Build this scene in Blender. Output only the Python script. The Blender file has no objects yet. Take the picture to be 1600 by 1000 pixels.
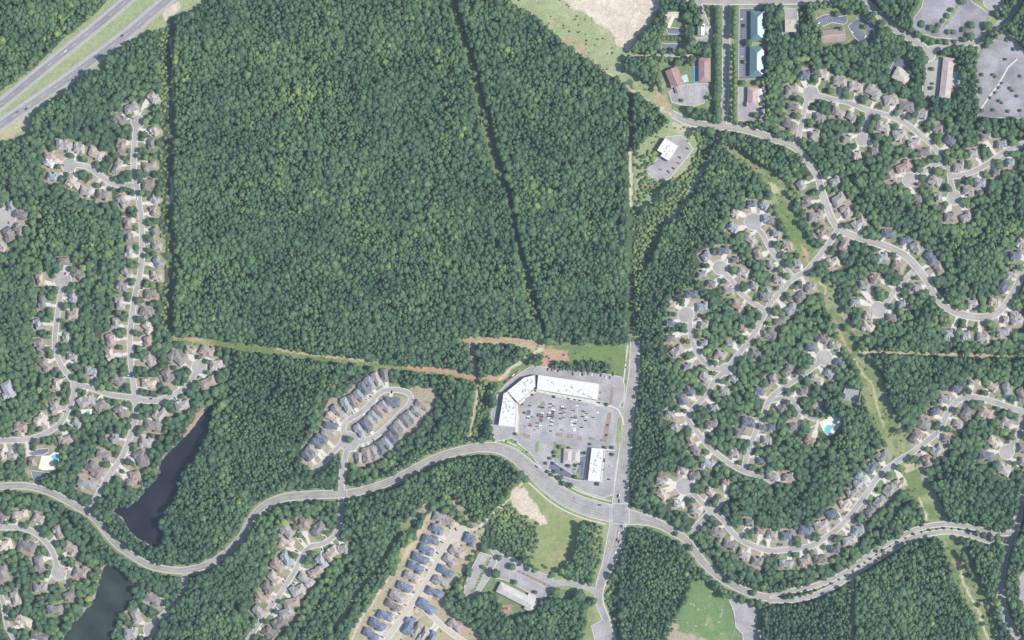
import bpy, bmesh, math, random
import numpy as np
from mathutils import Vector, Matrix, geometry
random.seed(7); RNG = np.random.default_rng(7)
S = bpy.context.scene
C = S.collection
R = math.radians

# ---------------------------------------------------------------- camera, sky, sun, exposure
cam = bpy.data.cameras.new('camera'); camo = bpy.data.objects.new('camera', cam); C.objects.link(camo)
S.camera = camo
CAM_H = 5200.0
camo.location = (0, 0, CAM_H); camo.rotation_euler = (0, 0, 0)
cam.sensor_width = 36.0; cam.sensor_fit = 'HORIZONTAL'
cam.lens = 36.0 * CAM_H / 1600.0
cam.clip_start = 10.0; cam.clip_end = 20000.0
SUN_EL, SUN_AZ = 52.0, 97.0            # azimuth clockwise from north
world = bpy.data.worlds.new('World'); S.world = world; world.use_nodes = True
wn = world.node_tree; wn.nodes.clear()
sky = wn.nodes.new('ShaderNodeTexSky'); sky.sky_type = 'NISHITA'; sky.sun_disc = False
sky.sun_elevation = R(SUN_EL); sky.sun_rotation = R(SUN_AZ); sky.air_density = 1.3; sky.dust_density = 1.0; sky.ozone_density = 2.0
bg = wn.nodes.new('ShaderNodeBackground'); bg.inputs['Strength'].default_value = 0.125
wo = wn.nodes.new('ShaderNodeOutputWorld')
wn.links.new(sky.outputs[0], bg.inputs[0]); wn.links.new(bg.outputs[0], wo.inputs[0])
sun = bpy.data.lights.new('sun', 'SUN'); sun.energy = 4.5; sun.angle = R(0.5); sun.color = (1.0, 0.955, 0.89)
suno = bpy.data.objects.new('sun', sun); C.objects.link(suno)
d = Vector((math.sin(R(SUN_AZ)) * math.cos(R(SUN_EL)), math.cos(R(SUN_AZ)) * math.cos(R(SUN_EL)), math.sin(R(SUN_EL))))
suno.rotation_euler = d.to_track_quat('Z', 'Y').to_euler(); suno.location = d * 3000
S.view_settings.view_transform = 'Standard'; S.view_settings.look = 'None'
S.view_settings.exposure = 0.55; S.view_settings.gamma = 1.0; S.view_settings.use_curve_mapping = False
HAZE = 0.0000138
S.cycles.max_bounces = 4; S.cycles.diffuse_bounces = 2; S.cycles.glossy_bounces = 2; S.cycles.volume_bounces = 0
S.cycles.use_adaptive_sampling = False

def P(x, y, z=0.0): return Vector((x - 800.0, 500.0 - y, z))

# ---------------------------------------------------------------- helpers
def tag(o, label=None, cat=None, group=None, kind=None):
    if label: o['label'] = label
    if cat: o['category'] = cat
    if group: o['group'] = group
    if kind: o['kind'] = kind
    return o
def link(name, me, mat=None, parent=None, loc=None, kind=None):
    o = bpy.data.objects.new(name, me); C.objects.link(o)
    if mat is not None and me is not None:
        for m in (mat if isinstance(mat, (list, tuple)) else [mat]): me.materials.append(m)
    if parent is not None: o.parent = parent
    if loc is not None: o.location = loc
    if kind: o['kind'] = kind
    return o
def empty(name, loc, rz=0.0, **k):
    o = bpy.data.objects.new(name, None); C.objects.link(o); o.location = loc; o.rotation_euler = (0, 0, rz)
    o.empty_display_size = 1.0
    return tag(o, **k)
class MB:
    """collects vertices and faces for one mesh"""
    def __init__(s): s.v = []; s.f = []; s.m = []
    def add(s, vs, fs, m=0):
        b = len(s.v); s.v += [tuple(v) for v in vs]; s.f += [tuple(b + i for i in f) for f in fs]; s.m += [m] * len(fs); return s
    def box(s, cx, cy, z0, lx, ly, h, rot=0.0, m=0, taper=0.0):
        c, n = math.cos(rot), math.sin(rot); vs = []
        for z, t in ((z0, 0), (z0 + h, taper)):
            for sx, sy in ((-1, -1), (1, -1), (1, 1), (-1, 1)):
                x, y = sx * (lx / 2 - t), sy * (ly / 2 - t); vs.append((cx + x * c - y * n, cy + x * n + y * c, z))
        return s.add(vs, [(3, 2, 1, 0), (4, 5, 6, 7), (0, 1, 5, 4), (1, 2, 6, 5), (2, 3, 7, 6), (3, 0, 4, 7)], m)
    def prism(s, pts, z0, z1, m=0, mtop=None):
        n = len(pts)
        if sum(pts[i][0] * pts[(i + 1) % n][1] - pts[(i + 1) % n][0] * pts[i][1] for i in range(n)) < 0: pts = pts[::-1]
        vs = [(p[0], p[1], z0) for p in pts] + [(p[0], p[1], z1) for p in pts]
        s.add(vs, [(i, (i + 1) % n, n + (i + 1) % n, n + i) for i in range(n)], m)
        return s.cap(pts, z1, m if mtop is None else mtop)
    def cap(s, pts, z, m=0):
        tri = geometry.tessellate_polygon([[Vector((p[0], p[1], 0)) for p in pts]])
        out = []
        for a, b, c in tri:
            A, B, D = pts[a], pts[b], pts[c]
            out.append((a, b, c) if (B[0]-A[0])*(D[1]-A[1]) - (B[1]-A[1])*(D[0]-A[0]) > 0 else (a, c, b))
        return s.add([(p[0], p[1], z) for p in pts], out, m)
    def mesh(s, name='mesh'):
        me = bpy.data.meshes.new(name); me.from_pydata(s.v, [], s.f)
        if any(s.m): me.polygons.foreach_set('material_index', s.m)
        me.update(); return me
def smooth_line(pts, step=4.0):
    if len(pts) < 3: 
        a, b = np.array(pts[0], float), np.array(pts[-1], float); n = max(2, int(np.hypot(*(b - a)) / step))
        return [tuple(a + (b - a) * t) for t in np.linspace(0, 1, n + 1)]
    q = [np.array(p, float) for p in pts]; q = [2 * q[0] - q[1]] + q + [2 * q[-1] - q[-2]]; out = []
    for i in range(1, len(q) - 2):
        n = max(1, int(np.hypot(*(q[i + 1] - q[i])) / step))
        for k in range(n):
            t = k / n
            out.append(tuple(0.5 * (2 * q[i] + (q[i + 1] - q[i - 1]) * t + (2 * q[i - 1] - 5 * q[i] + 4 * q[i + 1] - q[i + 2]) * t * t + (-q[i - 1] + 3 * q[i] - 3 * q[i + 1] + q[i + 2]) * t ** 3)))
    out.append(tuple(q[-2])); return out
def strip(mb, pts, w, z, off=0.0, m=0, dash=None, wob=0.0):
    """ribbon along pixel-space points; w a width or a list of widths; off shifts it sideways"""
    n = len(pts); W = w if isinstance(w, (list, tuple)) else [w] * n
    P3 = [P(*p) for p in pts]; L = []; Rr = []
    for i in range(n):
        t = (P3[min(i + 1, n - 1)] - P3[max(i - 1, 0)]).normalized(); nn = Vector((-t.y, t.x, 0))
        c = P3[i] + nn * off; j = random.uniform(-wob, wob) if wob else 0
        L.append(c + nn * (W[i] / 2 + j)); Rr.append(c - nn * (W[i] / 2 + j))
    vs = [(p.x, p.y, z) for p in L] + [(p.x, p.y, z) for p in Rr]
    fs = [(n + i, n + i + 1, i + 1, i) for i in range(n - 1) if dash is None or (i % dash[1]) < dash[0]]
    return mb.add(vs, fs, m)
def ragged(pts, step=5.0, amp=0.8):
    out = []; n = len(pts)
    for i in range(n):
        a, b = np.array(pts[i], float), np.array(pts[(i + 1) % n], float); k = max(1, int(np.hypot(*(b - a)) / step))
        for j in range(k):
            p = a + (b - a) * j / k
            out.append(tuple(p + RNG.uniform(-amp, amp, 2)))
    return out
def W2(pts): return [(x - 800.0, 500.0 - y) for x, y in pts]

# ---------------------------------------------------------------- materials
def mat(name, col, rough=0.85, spec=0.2, var=0.12, scale=0.3, objcol=False, bump=0.0, metal=0.0, detail=3.0, coarse=0.0, var_big=0.0):
    m = bpy.data.materials.new(name); m.use_nodes = True; nt = m.node_tree; b = nt.nodes['Principled BSDF']
    b.inputs['Roughness'].default_value = rough; b.inputs['Specular IOR Level'].default_value = spec; b.inputs['Metallic'].default_value = metal
    geo = nt.nodes.new('ShaderNodeNewGeometry')
    nz = nt.nodes.new('ShaderNodeTexNoise'); nz.inputs['Scale'].default_value = scale; nz.inputs['Detail'].default_value = detail
    nt.links.new(geo.outputs['Position'], nz.inputs['Vector'])
    mr = nt.nodes.new('ShaderNodeMapRange'); mr.inputs['From Min'].default_value = 0.3; mr.inputs['From Max'].default_value = 0.7
    mr.inputs['To Min'].default_value = 1 - var; mr.inputs['To Max'].default_value = 1 + var
    nt.links.new(nz.outputs[0], mr.inputs[0]); fac = mr.outputs[0]
    if var_big:
        n2 = nt.nodes.new('ShaderNodeTexNoise'); n2.inputs['Scale'].default_value = coarse; n2.inputs['Detail'].default_value = 4
        nt.links.new(geo.outputs['Position'], n2.inputs['Vector'])
        m2 = nt.nodes.new('ShaderNodeMapRange'); m2.inputs['From Min'].default_value = 0.35; m2.inputs['From Max'].default_value = 0.65
        m2.inputs['To Min'].default_value = 1 - var_big; m2.inputs['To Max'].default_value = 1 + var_big
        nt.links.new(n2.outputs[0], m2.inputs[0])
        mm = nt.nodes.new('ShaderNodeMath'); mm.operation = 'MULTIPLY'; nt.links.new(fac, mm.inputs[0]); nt.links.new(m2.outputs[0], mm.inputs[1]); fac = mm.outputs[0]
    vm = nt.nodes.new('ShaderNodeVectorMath'); vm.operation = 'SCALE'
    if objcol:
        oi = nt.nodes.new('ShaderNodeObjectInfo'); nt.links.new(oi.outputs['Color'], vm.inputs[0])
    else: vm.inputs[0].default_value = col
    nt.links.new(fac, vm.inputs['Scale']); nt.links.new(vm.outputs[0], b.inputs['Base Color'])
    if bump:
        bp = nt.nodes.new('ShaderNodeBump'); bp.inputs['Strength'].default_value = bump; bp.inputs['Distance'].default_value = 0.3
        nt.links.new(nz.outputs[0], bp.inputs['Height']); nt.links.new(bp.outputs[0], b.inputs['Normal'])
    return m
M = {}
M['asphalt'] = mat('asphalt', (0.20, 0.193, 0.20), var=0.12, scale=0.25, coarse=0.02, var_big=0.10)
M['asphalt_dark'] = mat('asphalt_dark', (0.105, 0.115, 0.15), var=0.10, scale=0.25, coarse=0.03, var_big=0.08)
M['street'] = mat('street', (0.27, 0.255, 0.242), var=0.12, scale=0.4, coarse=0.04, var_big=0.13)
M['lot'] = mat('lot', (0.265, 0.25, 0.252), var=0.12, scale=0.4, coarse=0.05, var_big=0.15)
M['lot_worn'] = mat('lot_worn', (0.215, 0.205, 0.222), var=0.15, scale=0.4, coarse=0.03, var_big=0.28)
M['lane_worn'] = mat('lane_worn', (0.235, 0.225, 0.22), var=0.14, scale=0.5, coarse=0.05, var_big=0.15)
M['concrete'] = mat('concrete', (0.46, 0.43, 0.385), var=0.10, scale=0.5)
M['new_concrete'] = mat('new_concrete', (0.37, 0.335, 0.28), var=0.08, scale=0.3)
M['shoulder'] = mat('shoulder', (0.29, 0.28, 0.275), var=0.10, scale=0.2)
M['white_paint'] = mat('white_paint', (0.52, 0.52, 0.51), var=0.15, scale=1.5)
M['yellow_paint'] = mat('yellow_paint', (0.55, 0.42, 0.12), var=0.15, scale=1.5)
M['membrane'] = mat('membrane', (0.50, 0.49, 0.47), rough=0.6, var=0.10, scale=0.35)
M['wall'] = mat('wall', (0.42, 0.36, 0.30), objcol=True, var=0.08, scale=0.8)
M['roof'] = mat('roof', (0.2, 0.2, 0.2), rough=0.8, objcol=True, var=0.13, scale=0.9, coarse=0.12, var_big=0.10)
M['metal_roof'] = mat('metal_roof', (0.075, 0.135, 0.145), rough=0.40, spec=0.8, var=0.04)
M['brick'] = mat('brick', (0.28, 0.13, 0.09), var=0.2, scale=2)
M['unit'] = mat('unit', (0.45, 0.46, 0.47), rough=0.5, var=0.05)
M['bark'] = mat('bark', (0.10, 0.075, 0.05), var=0.3, scale=3)
M['car_paint'] = mat('car_paint', (0.5, 0.5, 0.5), rough=0.3, spec=0.5, objcol=True, var=0.02)
M['glass'] = mat('car_glass', (0.02, 0.025, 0.03), rough=0.08, spec=0.6, var=0.0)
M['tyre'] = mat('tyre', (0.02, 0.02, 0.02), var=0.1)
M['pool_water'] = mat('pool_water', (0.09, 0.40, 0.45), rough=0.15, spec=0.5, var=0.08, scale=0.4)
M['blue_cover'] = mat('blue_cover', (0.03, 0.22, 0.50), rough=0.5, var=0.15, scale=0.3)
M['pale_pool'] = mat('pale_pool', (0.33, 0.45, 0.48), rough=0.3, var=0.25, scale=0.4)
M['deck'] = mat('deck', (0.60, 0.52, 0.45), var=0.10, scale=0.5)
M['court'] = mat('court', (0.20, 0.235, 0.235), var=0.08, scale=0.2)
M['mulch'] = mat('mulch', (0.24, 0.165, 0.145), var=0.3, scale=0.8)
M['grass_patch'] = mat('grass_patch', (0.17, 0.21, 0.09), var=0.25, scale=0.3, coarse=0.05, var_big=0.2)
M['wood'] = mat('wood', (0.25, 0.18, 0.12), var=0.2, scale=1.0)
M['water_upper'] = mat('water_upper', (0.014, 0.015, 0.022), rough=0.12, spec=0.12, var=0.4, scale=0.03, bump=0.05)
M['water_lower'] = mat('water_lower', (0.024, 0.034, 0.030), rough=0.12, spec=0.12, var=0.4, scale=0.03, bump=0.05)
def crown_mat(name, instanced):
    m = bpy.data.materials.new(name); m.use_nodes = True; nt = m.node_tree; b = nt.nodes['Principled BSDF']
    b.inputs['Roughness'].default_value = 0.75; b.inputs['Specular IOR Level'].default_value = 0.25
    rp = nt.nodes.new('ShaderNodeValToRGB'); e = rp.color_ramp.elements
    e[0].position = 0.0; e[0].color = (0.029, 0.062, 0.034, 1); e[1].position = 1.0; e[1].color = (0.17, 0.22, 0.060, 1)
    for p_, c_ in ((0.3, (0.048, 0.091, 0.045, 1)), (0.55, (0.069, 0.120, 0.050, 1)), (0.8, (0.100, 0.156, 0.052, 1))):
        k = e.new(p_); k.color = c_
    if instanced:
        at = nt.nodes.new('ShaderNodeAttribute'); at.attribute_type = 'INSTANCER'; at.attribute_name = 'tint'; src = at.outputs['Fac']
    else:
        oi = nt.nodes.new('ShaderNodeObjectInfo'); sp = nt.nodes.new('ShaderNodeSeparateColor'); nt.links.new(oi.outputs['Color'], sp.inputs[0]); src = sp.outputs[0]
    geo = nt.nodes.new('ShaderNodeNewGeometry'); nz = nt.nodes.new('ShaderNodeTexNoise'); nz.inputs['Scale'].default_value = 0.45; nz.inputs['Detail'].default_value = 3
    nt.links.new(geo.outputs['Position'], nz.inputs['Vector'])
    ad = nt.nodes.new('ShaderNodeMath'); ad.operation = 'MULTIPLY_ADD'; nt.links.new(nz.outputs[0], ad.inputs[0]); ad.inputs[1].default_value = 0.5
    sb = nt.nodes.new('ShaderNodeMath'); sb.operation = 'SUBTRACT'; nt.links.new(src, sb.inputs[0]); sb.inputs[1].default_value = 0.25
    nt.links.new(sb.outputs[0], ad.inputs[2]); nt.links.new(ad.outputs[0], rp.inputs[0])
    nt.links.new(rp.outputs[0], b.inputs['Base Color'])
    return m
M['crown_wild'] = crown_mat('crown_wild', True)
M['crown'] = crown_mat('crown', False)
# ---------------------------------------------------------------- traced layout (metres = photo pixels; x right, y down)
def T(ox, oy, s):   # tile coordinates (four per metre) to photo pixels
    out = []
    for t in s.split(';'):
        t = t.strip()
        if t:
            a = t.split(','); out.append((ox + float(a[0]) / 4, oy + float(a[1]) / 4, float(a[2]), float(a[3]), float(a[4]), a[5]))
    return out
def L(s): return [tuple(float(v) for v in t.split(',')) for t in s.split()]
# street: name, width, points, bulb radius at (start, end), kind
STREETS = [
 ('long western street', 8.5, L('215,190 211,215 209,250 210,275 214,292 218,320 221,345 222,375 221,412 217,437 211,462 207,490 204,515 203,537 205,570 209,600 212,620 212,650 207,670 200,692 190,715 172,740 157,765 141,799'), (10, 0), 's'),
 ('north-west cul-de-sac', 8, L('108,258 125,258 141,263 160,277 180,288 212,290'), (11, 0), 's'),
 ('far-western street', 8, L('98,437 95,458 91,485 87,515 86,545 94,567 108,588 117,603 113,625 106,640 97,658 75,675 50,685 20,688 -60,690'), (13, 0), 's'),
 ('short street joining the western streets', 8, L('117,603 135,604 155,611 175,617 212,622'), (6, 0), 's'),
 ('cul-de-sac north of the pond', 8, L('212,622 230,626 250,625 270,617 290,605 302,590 311,573'), (8, 11), 's'),
 ('far-left courtyard', 8, L('-60,352 -20,348 8,342'), (0, 16), 's'),
 ('curved street in the lower left corner', 8, L('-60,826 0,824 25,824 50,830 70,845 82,862 88,880 92,895'), (0, 11), 's'),
 ('street at the bottom left edge', 7, L('-10,915 3,935 7,955 12,980 25,1002 45,1020'), (0, 0), 's'),
 ('cul-de-sac east of the lower pond', 7, L('290,890 289,905 287,920 277,937 260,955 245,970 236,984'), (0, 11), 's'),
 ('terraced loop', 8, L('546,686 537,676 540,660 560,647 575,635 592,615 607,609 630,611 641,618 640,632 625,646 612,660 595,675 575,687 546,694'), (0, 0), 's'),
 ('spur of the terraced loop', 7, L('538,688 520,707 503,724 493,731'), (0, 5), 's'),
 ('entrance of the terraced loop', 9, L('534,775 534,755 536,730 542,705 546,690'), (0, 15), 's'),
 ('winding street in the lower middle', 7.5, L('533,778 532,800 530,822 520,840 503,850 485,854 472,868 462,890 448,912 435,932 418,955 404,975 388,1000 380,1020'), (0, 0), 's'),
 ('new pale concrete street', 8, L('716,832 702,842 687,870 670,905 650,934 632,960 612,988 597,1015'), (12, 0), 'n'),
 ('pale side street of the new estate', 8, L('650,936 675,963 700,985 730,1006'), (0, 0), 'n'),
 ('street beside the car park trees', 8, L('1267,146 1300,155 1325,160 1355,172 1385,180 1412,191 1437,210 1457,227 1470,242'), (12, 0), 's'),
 ('north-east spur', 7, L('1263,150 1259,165 1254,185 1249,210 1246,226'), (0, 0), 's'),
 ('short north-east cul-de-sac', 7, L('1357,176 1353,192 1347,208 1348,218'), (0, 10), 's'),
 ('eastern cul-de-sac below the estate', 8, L('1422,281 1440,270 1452,262 1470,254 1482,265 1486,285 1491,309'), (11, 11), 's'),
 ('street leaving for the right edge', 8, L('1484,276 1505,273 1527,265 1548,253 1565,240 1590,228 1660,205'), (0, 0), 's'),
 ('diagonal estate street', 8, L('1311,358 1303,368 1290,388 1270,412 1257,425 1237,437 1225,450 1210,466 1200,480 1190,500 1173,530 1155,552 1137,575 1117,595 1100,620 1080,642 1074,652 1080,664 1092,678 1107,697 1132,718 1160,735 1190,745 1207,746'), (0, 9), 's'),
 ('northern estate cul-de-sac', 7.5, L('1177,346 1185,358 1193,368 1203,388 1216,405 1228,420 1240,434'), (13, 0), 's'),
 ('middle estate cul-de-sac', 7.5, L('1125,418 1133,428 1142,437 1157,457 1175,472 1197,486'), (11, 0), 's'),
 ('western estate cul-de-sac', 7.5, L('1072,492 1078,500 1079,515 1081,532 1088,548 1097,562 1112,575 1134,577'), (12, 9), 's'),
 ('street above the oval pool', 8, L('1288,559 1270,574 1245,592 1225,605 1208,618 1200,629 1191,653 1182,672 1175,690 1168,708 1163,732'), (12, 0), 's'),
 ('drive to the oval pool', 7, L('1204,626 1222,622 1236,622 1247,640 1262,650 1275,655'), (0, 0), 's'),
 ('long south-eastern street', 8.5, L('1600,643 1580,637 1550,627 1525,621 1505,622 1490,632 1478,650 1468,672 1445,692 1425,707 1400,722 1380,737 1367,752 1355,770 1340,790 1327,807 1310,825 1290,840 1270,852 1245,857 1220,860 1200,860 1175,852 1155,842 1140,827 1130,812 1112,800 1095,815 1080,833'), (0, 0), 's'),
 ('south-east corner cul-de-sac', 8, L('1660,655 1600,643 1597,655 1594,672 1585,690 1573,706'), (0, 11), 's'),
 ('lower-middle right cul-de-sac', 7.5, L('1070,760 1082,770 1098,786 1112,800'), (13, 0), 's'),
 ('short spur by the avenue woods', 7.5, L('1112,800 1122,790 1131,778'), (0, 0), 's'),
 ('hidden court', 7, L('1372,484 1388,470 1400,452 1412,440 1428,424'), (12, 0), 's'),
 ('curving collector road', 10, L('1050,178 1062,184 1075,190 1100,195 1125,197 1150,200 1175,205 1200,214 1225,222 1245,232 1259,249 1270,262 1278,275 1283,295 1290,317 1299,340 1311,357 1335,369 1360,377 1390,387 1415,400 1432,417 1447,437 1460,459 1478,480 1503,491 1530,496 1550,493 1567,481 1582,460 1592,440 1602,420 1640,380'), (0, 0), 'c'),
 ('tree-lined avenue', 10, L('1136,-60 1136,0 1135,60 1134,130 1132,170 1129,196'), (0, 0), 'c'),
 ('street at the top edge', 9, L('1060,-30 1078,-2 1100,1 1136,2 1200,2 1260,1 1300,-3 1360,-30'), (0, 0), 'c'),
 ('drive beside the avenue', 6.5, L('1089,-8 1094,10 1101,30 1109,48 1108,62'), (0, 0), 's'),
 ('lane below the avenue', 5, L('1125,199 1120,225 1112,245 1098,265 1085,285 1070,315 1055,335 1040,350'), (0, 0), 's'),
 ('top right winding road', 10, L('1335,-30 1350,0 1372,22 1398,45 1422,60 1445,76 1452,86'), (0, 9), 'c'),
 ('ring road of the car parks', 8, L('1452,77 1480,71 1505,68 1527,66 1540,50 1556,41 1570,33 1583,16 1592,0 1600,-30'), (0, 0), 's'),
 ('car park link road', 6, L('1533,56 1532,70 1530,92 1527,110'), (0, 0), 's'),
 ('shaded eastern road', 10, L('1640,700 1612,740 1597,775 1590,810 1582,838 1573,857 1566,890 1563,925 1570,962 1585,988 1610,1020'), (0, 0), 'c'),
 ('upper carriageway', 6.5, L('1200,929 1225,925 1250,921 1275,915 1300,905 1325,893 1340,881 1355,870 1375,856 1400,842 1425,830 1450,822 1475,819 1500,821 1525,825 1555,833 1582,833'), (0, 0), 'c'),
 ('lower carriageway', 6.5, L('1200,938 1225,938 1250,936 1275,929 1300,918 1320,906 1345,889 1365,876 1385,864 1412,847 1437,837 1475,831 1500,833 1525,839 1550,847 1575,851'), (0, 0), 'c'),
]
PARKWAY = (L('-60,758 -20,760 0,760 37,759 70,766 100,780 125,794 143,805 162,827 182,850 205,867 230,882 262,890 290,891 325,882 355,862 375,841 387,820 403,798 432,781 462,775 500,773 525,772 555,769 587,760 615,750 645,734 670,721 695,711 725,703 750,699 775,700 800,709 825,729 848,749 868,767 892,782 920,793 950,801 970,806 990,809 1012,813 1035,821 1052,831 1070,842 1085,860 1100,880 1122,900 1150,917 1182,930 1202,934'),
 [(0, 10), (380, 10), (470, 13), (600, 11), (740, 13), (800, 19), (850, 26), (900, 27), (960, 28), (990, 22), (1020, 15), (1060, 11), (1205, 11)])
MAINROAD = (L('992,534 991,575 987,610 981,650 977,700 972,750 969,785 967,806 963,835 956,862 949,885 942,902 936,925 938,945 947,968 957,1005 965,1040'), [(534, 12), (620, 15), (740, 17), (790, 23), (840, 24), (880, 17), (905, 13), (940, 10), (1040, 9)])
HIGHWAY = [L('-60,248 -20,212 0,196 50,162 100,127 150,90 200,52 240,18 268,-6 300,-40'), L('-60,208 -20,179 0,164 50,123 100,82 150,42 196,3 240,-34')]
SCHOOLROAD = L('936,930 920,919 905,914 885,910 868,912 855,920')
PATHS = [  # dirt tracks and trails: width, colour key, points
 (3.5, 'pale', L('900,82 937,105 975,132 995,147 1020,162 1050,180')), (5, 'soil', L('880,60 905,85 925,98 960,125')),
 (5, 'orange', L('266,521 285,528 320,533')), (4, 'tan', L('430,545 480,552 540,560 600,566')), (9, 'orange', L('640,573 690,580 735,588 775,592 790,586')),
 (5, 'pale', L('780,592 800,575 825,556 845,546')), (6, 'orange', L('724,531 760,531 800,532 850,537')), (5, 'tan', L('735,537 739,560 742,587')),
 (5, 'tan', L('747,598 745,620 738,650 732,690')), (6, 'pale', L('985,240 985,265 985,290 984,320')), (3.5, 'tan', L('268,60 269,90 270,125 271,160')), (6, 'pale', L('268,280 268,300 267,315')),
 (4.5, 'pale', L('815,755 800,773 782,795 762,809 747,823 738,828')), (5, 'orange', L('702,775 717,790 732,810 744,820')),
 (2.5, 'pale', L('985,87 1010,86 1050,87 1090,88')), (3, 'tan', L('640,855 607,862 585,892 562,917 540,955 520,980')),
 (3, 'pale', L('677,799 662,815 650,842 640,860 620,885 600,915 580,945 562,970 548,1000')), (7, 'tan', L('670,805 650,845 632,870')),
 (4, 'orange', L('1306,505 1316,530 1330,552')), (3, 'tan', L('1335,560 1345,580 1355,592 1365,605 1372,640 1380,665')), (4, 'orange', L('1252,382 1262,402 1266,412')),
 (5, 'tan', L('1345,549 1400,550 1500,554 1560,556')), (5, 'orange', L('1495,555 1555,557')), (3, 'pale', L('1435,778 1443,795 1448,815')),
 (3.5, 'pale', L('1497,880 1503,900 1512,925 1527,950 1540,985 1545,1010')), (4, 'tan', L('1333,905 1332,950 1331,1000')),
 (4, 'orange', L('1300,500 1308,525')), (2, 'pale', L('1280,438 1290,450 1289,465')), (6, 'orange', L('955,898 952,910 948,915')),
]
# clear of trees
CLEAR = [
 L('-60,185 0,143 50,108 100,60 140,28 165,5 180,-40 340,-60 330,0 322,8 300,20 270,32 262,41 212,65 182,80 168,95 165,112 137,112 122,128 105,145 82,162 55,180 50,205 47,215 0,226 -60,245'),
 L('265,517 280,525 325,528 350,530 400,539 437,542 487,551 550,557 600,566 650,571 700,575 737,582 745,587 775,587 800,570 830,545 850,535 977,536 998,536 994,620 985,700 980,790 955,806 780,700 772,690 765,650 776,605 775,598 737,596 700,590 662,583 625,580 590,577 562,572 537,568 482,562 437,556 400,552 350,543 332,540 295,539 265,529'),
 L('719,525 760,525 852,528 852,547 830,547 800,540 730,539'),
 L('800,770 818,752 837,757 870,790 905,803 955,817 952,850 944,870 930,905 925,922 870,917 850,897 830,882 820,860 838,840 835,820 815,812 800,800'),
 L('790,-60 795,0 812,15 842,32 875,62 900,82 937,105 975,132 995,147 1020,162 1045,188 1056,180 1052,170 1040,150 1032,147 1025,130 1007,130 995,117 987,112 975,110 975,92 985,87 987,75 1015,45 1030,12 1040,-20 1040,-60'),
 L('1043,190 1060,180 1085,197 1090,230 1086,240 1075,265 1050,282 1035,292 1022,318 1000,330 988,330 988,240 1008,215 1020,212'),
 L('1128,226 1150,248 1175,265 1198,290 1210,325 1223,352 1237,376 1250,405 1259,420 1270,412 1283,392 1270,384 1258,360 1245,340 1233,310 1222,280 1200,262 1170,242 1140,226'),
 L('1262,432 1285,464 1290,482 1300,502 1310,532 1325,552 1340,584 1348,625 1358,652 1373,677 1390,705 1405,720 1430,706 1415,683 1400,672 1386,648 1376,620 1369,592 1352,565 1345,547 1328,523 1315,500 1306,470 1296,445 1277,424'),
 L('1405,724 1411,750 1420,772 1430,780 1444,816 1474,815 1458,780 1442,750 1430,722'),
 L('1465,838 1475,862 1485,890 1500,930 1520,962 1537,1030 1562,1060 1552,1005 1540,950 1530,925 1513,895 1502,867 1486,836'),
 L('1337,547 1420,547 1500,551 1660,553 1660,561 1500,560 1400,555 1345,554'),
 L('1081,905 1110,906 1118,916 1130,932 1150,932 1175,942 1190,950 1190,1060 1020,1060 1045,990 1060,957 1075,925'),
 L('677,797 662,808 650,838 625,858 625,880 600,910 578,942 552,975 535,1020 520,1060 780,1060 765,1010 750,985 725,970 705,960 697,945 694,925 722,900 737,870 750,850 757,826 730,826 705,806'),
 L('612,575 595,577 580,588 555,600 535,613 515,623 503,647 498,670 485,680 471,697 470,722 485,735 498,740 512,728 525,715 530,725 528,765 545,765 548,725 562,730 587,722 612,704 637,682 657,664 676,640 684,618 684,607 650,598 650,606 612,598'),
 L('748,855 762,853 800,875 830,890 862,903 870,912 905,912 935,925 936,945 920,940 905,925 890,935 860,935 845,935 838,952 825,955 800,975 795,965 780,950 775,928 760,925 745,935 728,935 723,925 735,895 745,870'),
 L('920,945 932,945 952,968 962,1060 895,1060 912,985 915,965'),
 L('1588,900 1600,890 1660,890 1660,960 1592,950'),
 L('1093,40 1108,46 1112,62 1108,72 1083,68 1082,42'), L('1040,17 1066,17 1075,50 1072,80 1030,80 1038,45'),
 L('1030,97 1060,98 1082,100 1084,88 1110,88 1112,150 1108,170 1090,172 1075,185 1050,178 1032,150 1030,120'),
 L('1153,8 1196,8 1194,192 1152,192'), L('1221,8 1250,8 1250,58 1221,58'), L('1270,14 1310,10 1345,18 1372,45 1368,68 1340,70 1320,72 1282,76 1282,45 1268,32'),
 L('1388,98 1410,84 1424,96 1424,130 1412,137 1386,118'), L('1442,96 1470,86 1494,90 1500,140 1492,158 1440,152'),
 L('1422,32 1445,-60 1585,-60 1560,40 1535,50 1535,75 1440,70'), L('1524,90 1535,72 1572,45 1600,75 1660,120 1660,190 1528,184'),
 L('1318,600 1346,606 1344,640 1314,632'), L('1278,652 1316,650 1316,672 1300,682 1276,672'), L('1275,622 1290,632 1286,648 1268,640'),
 L('1108,4 1156,4 1156,196 1108,196'),
 L('286,680 296,662 308,644 322,634 336,630 330,644 316,655 306,668 292,684'),
 L('40,698 80,692 95,702 92,742 45,748 38,735'),
]
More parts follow.
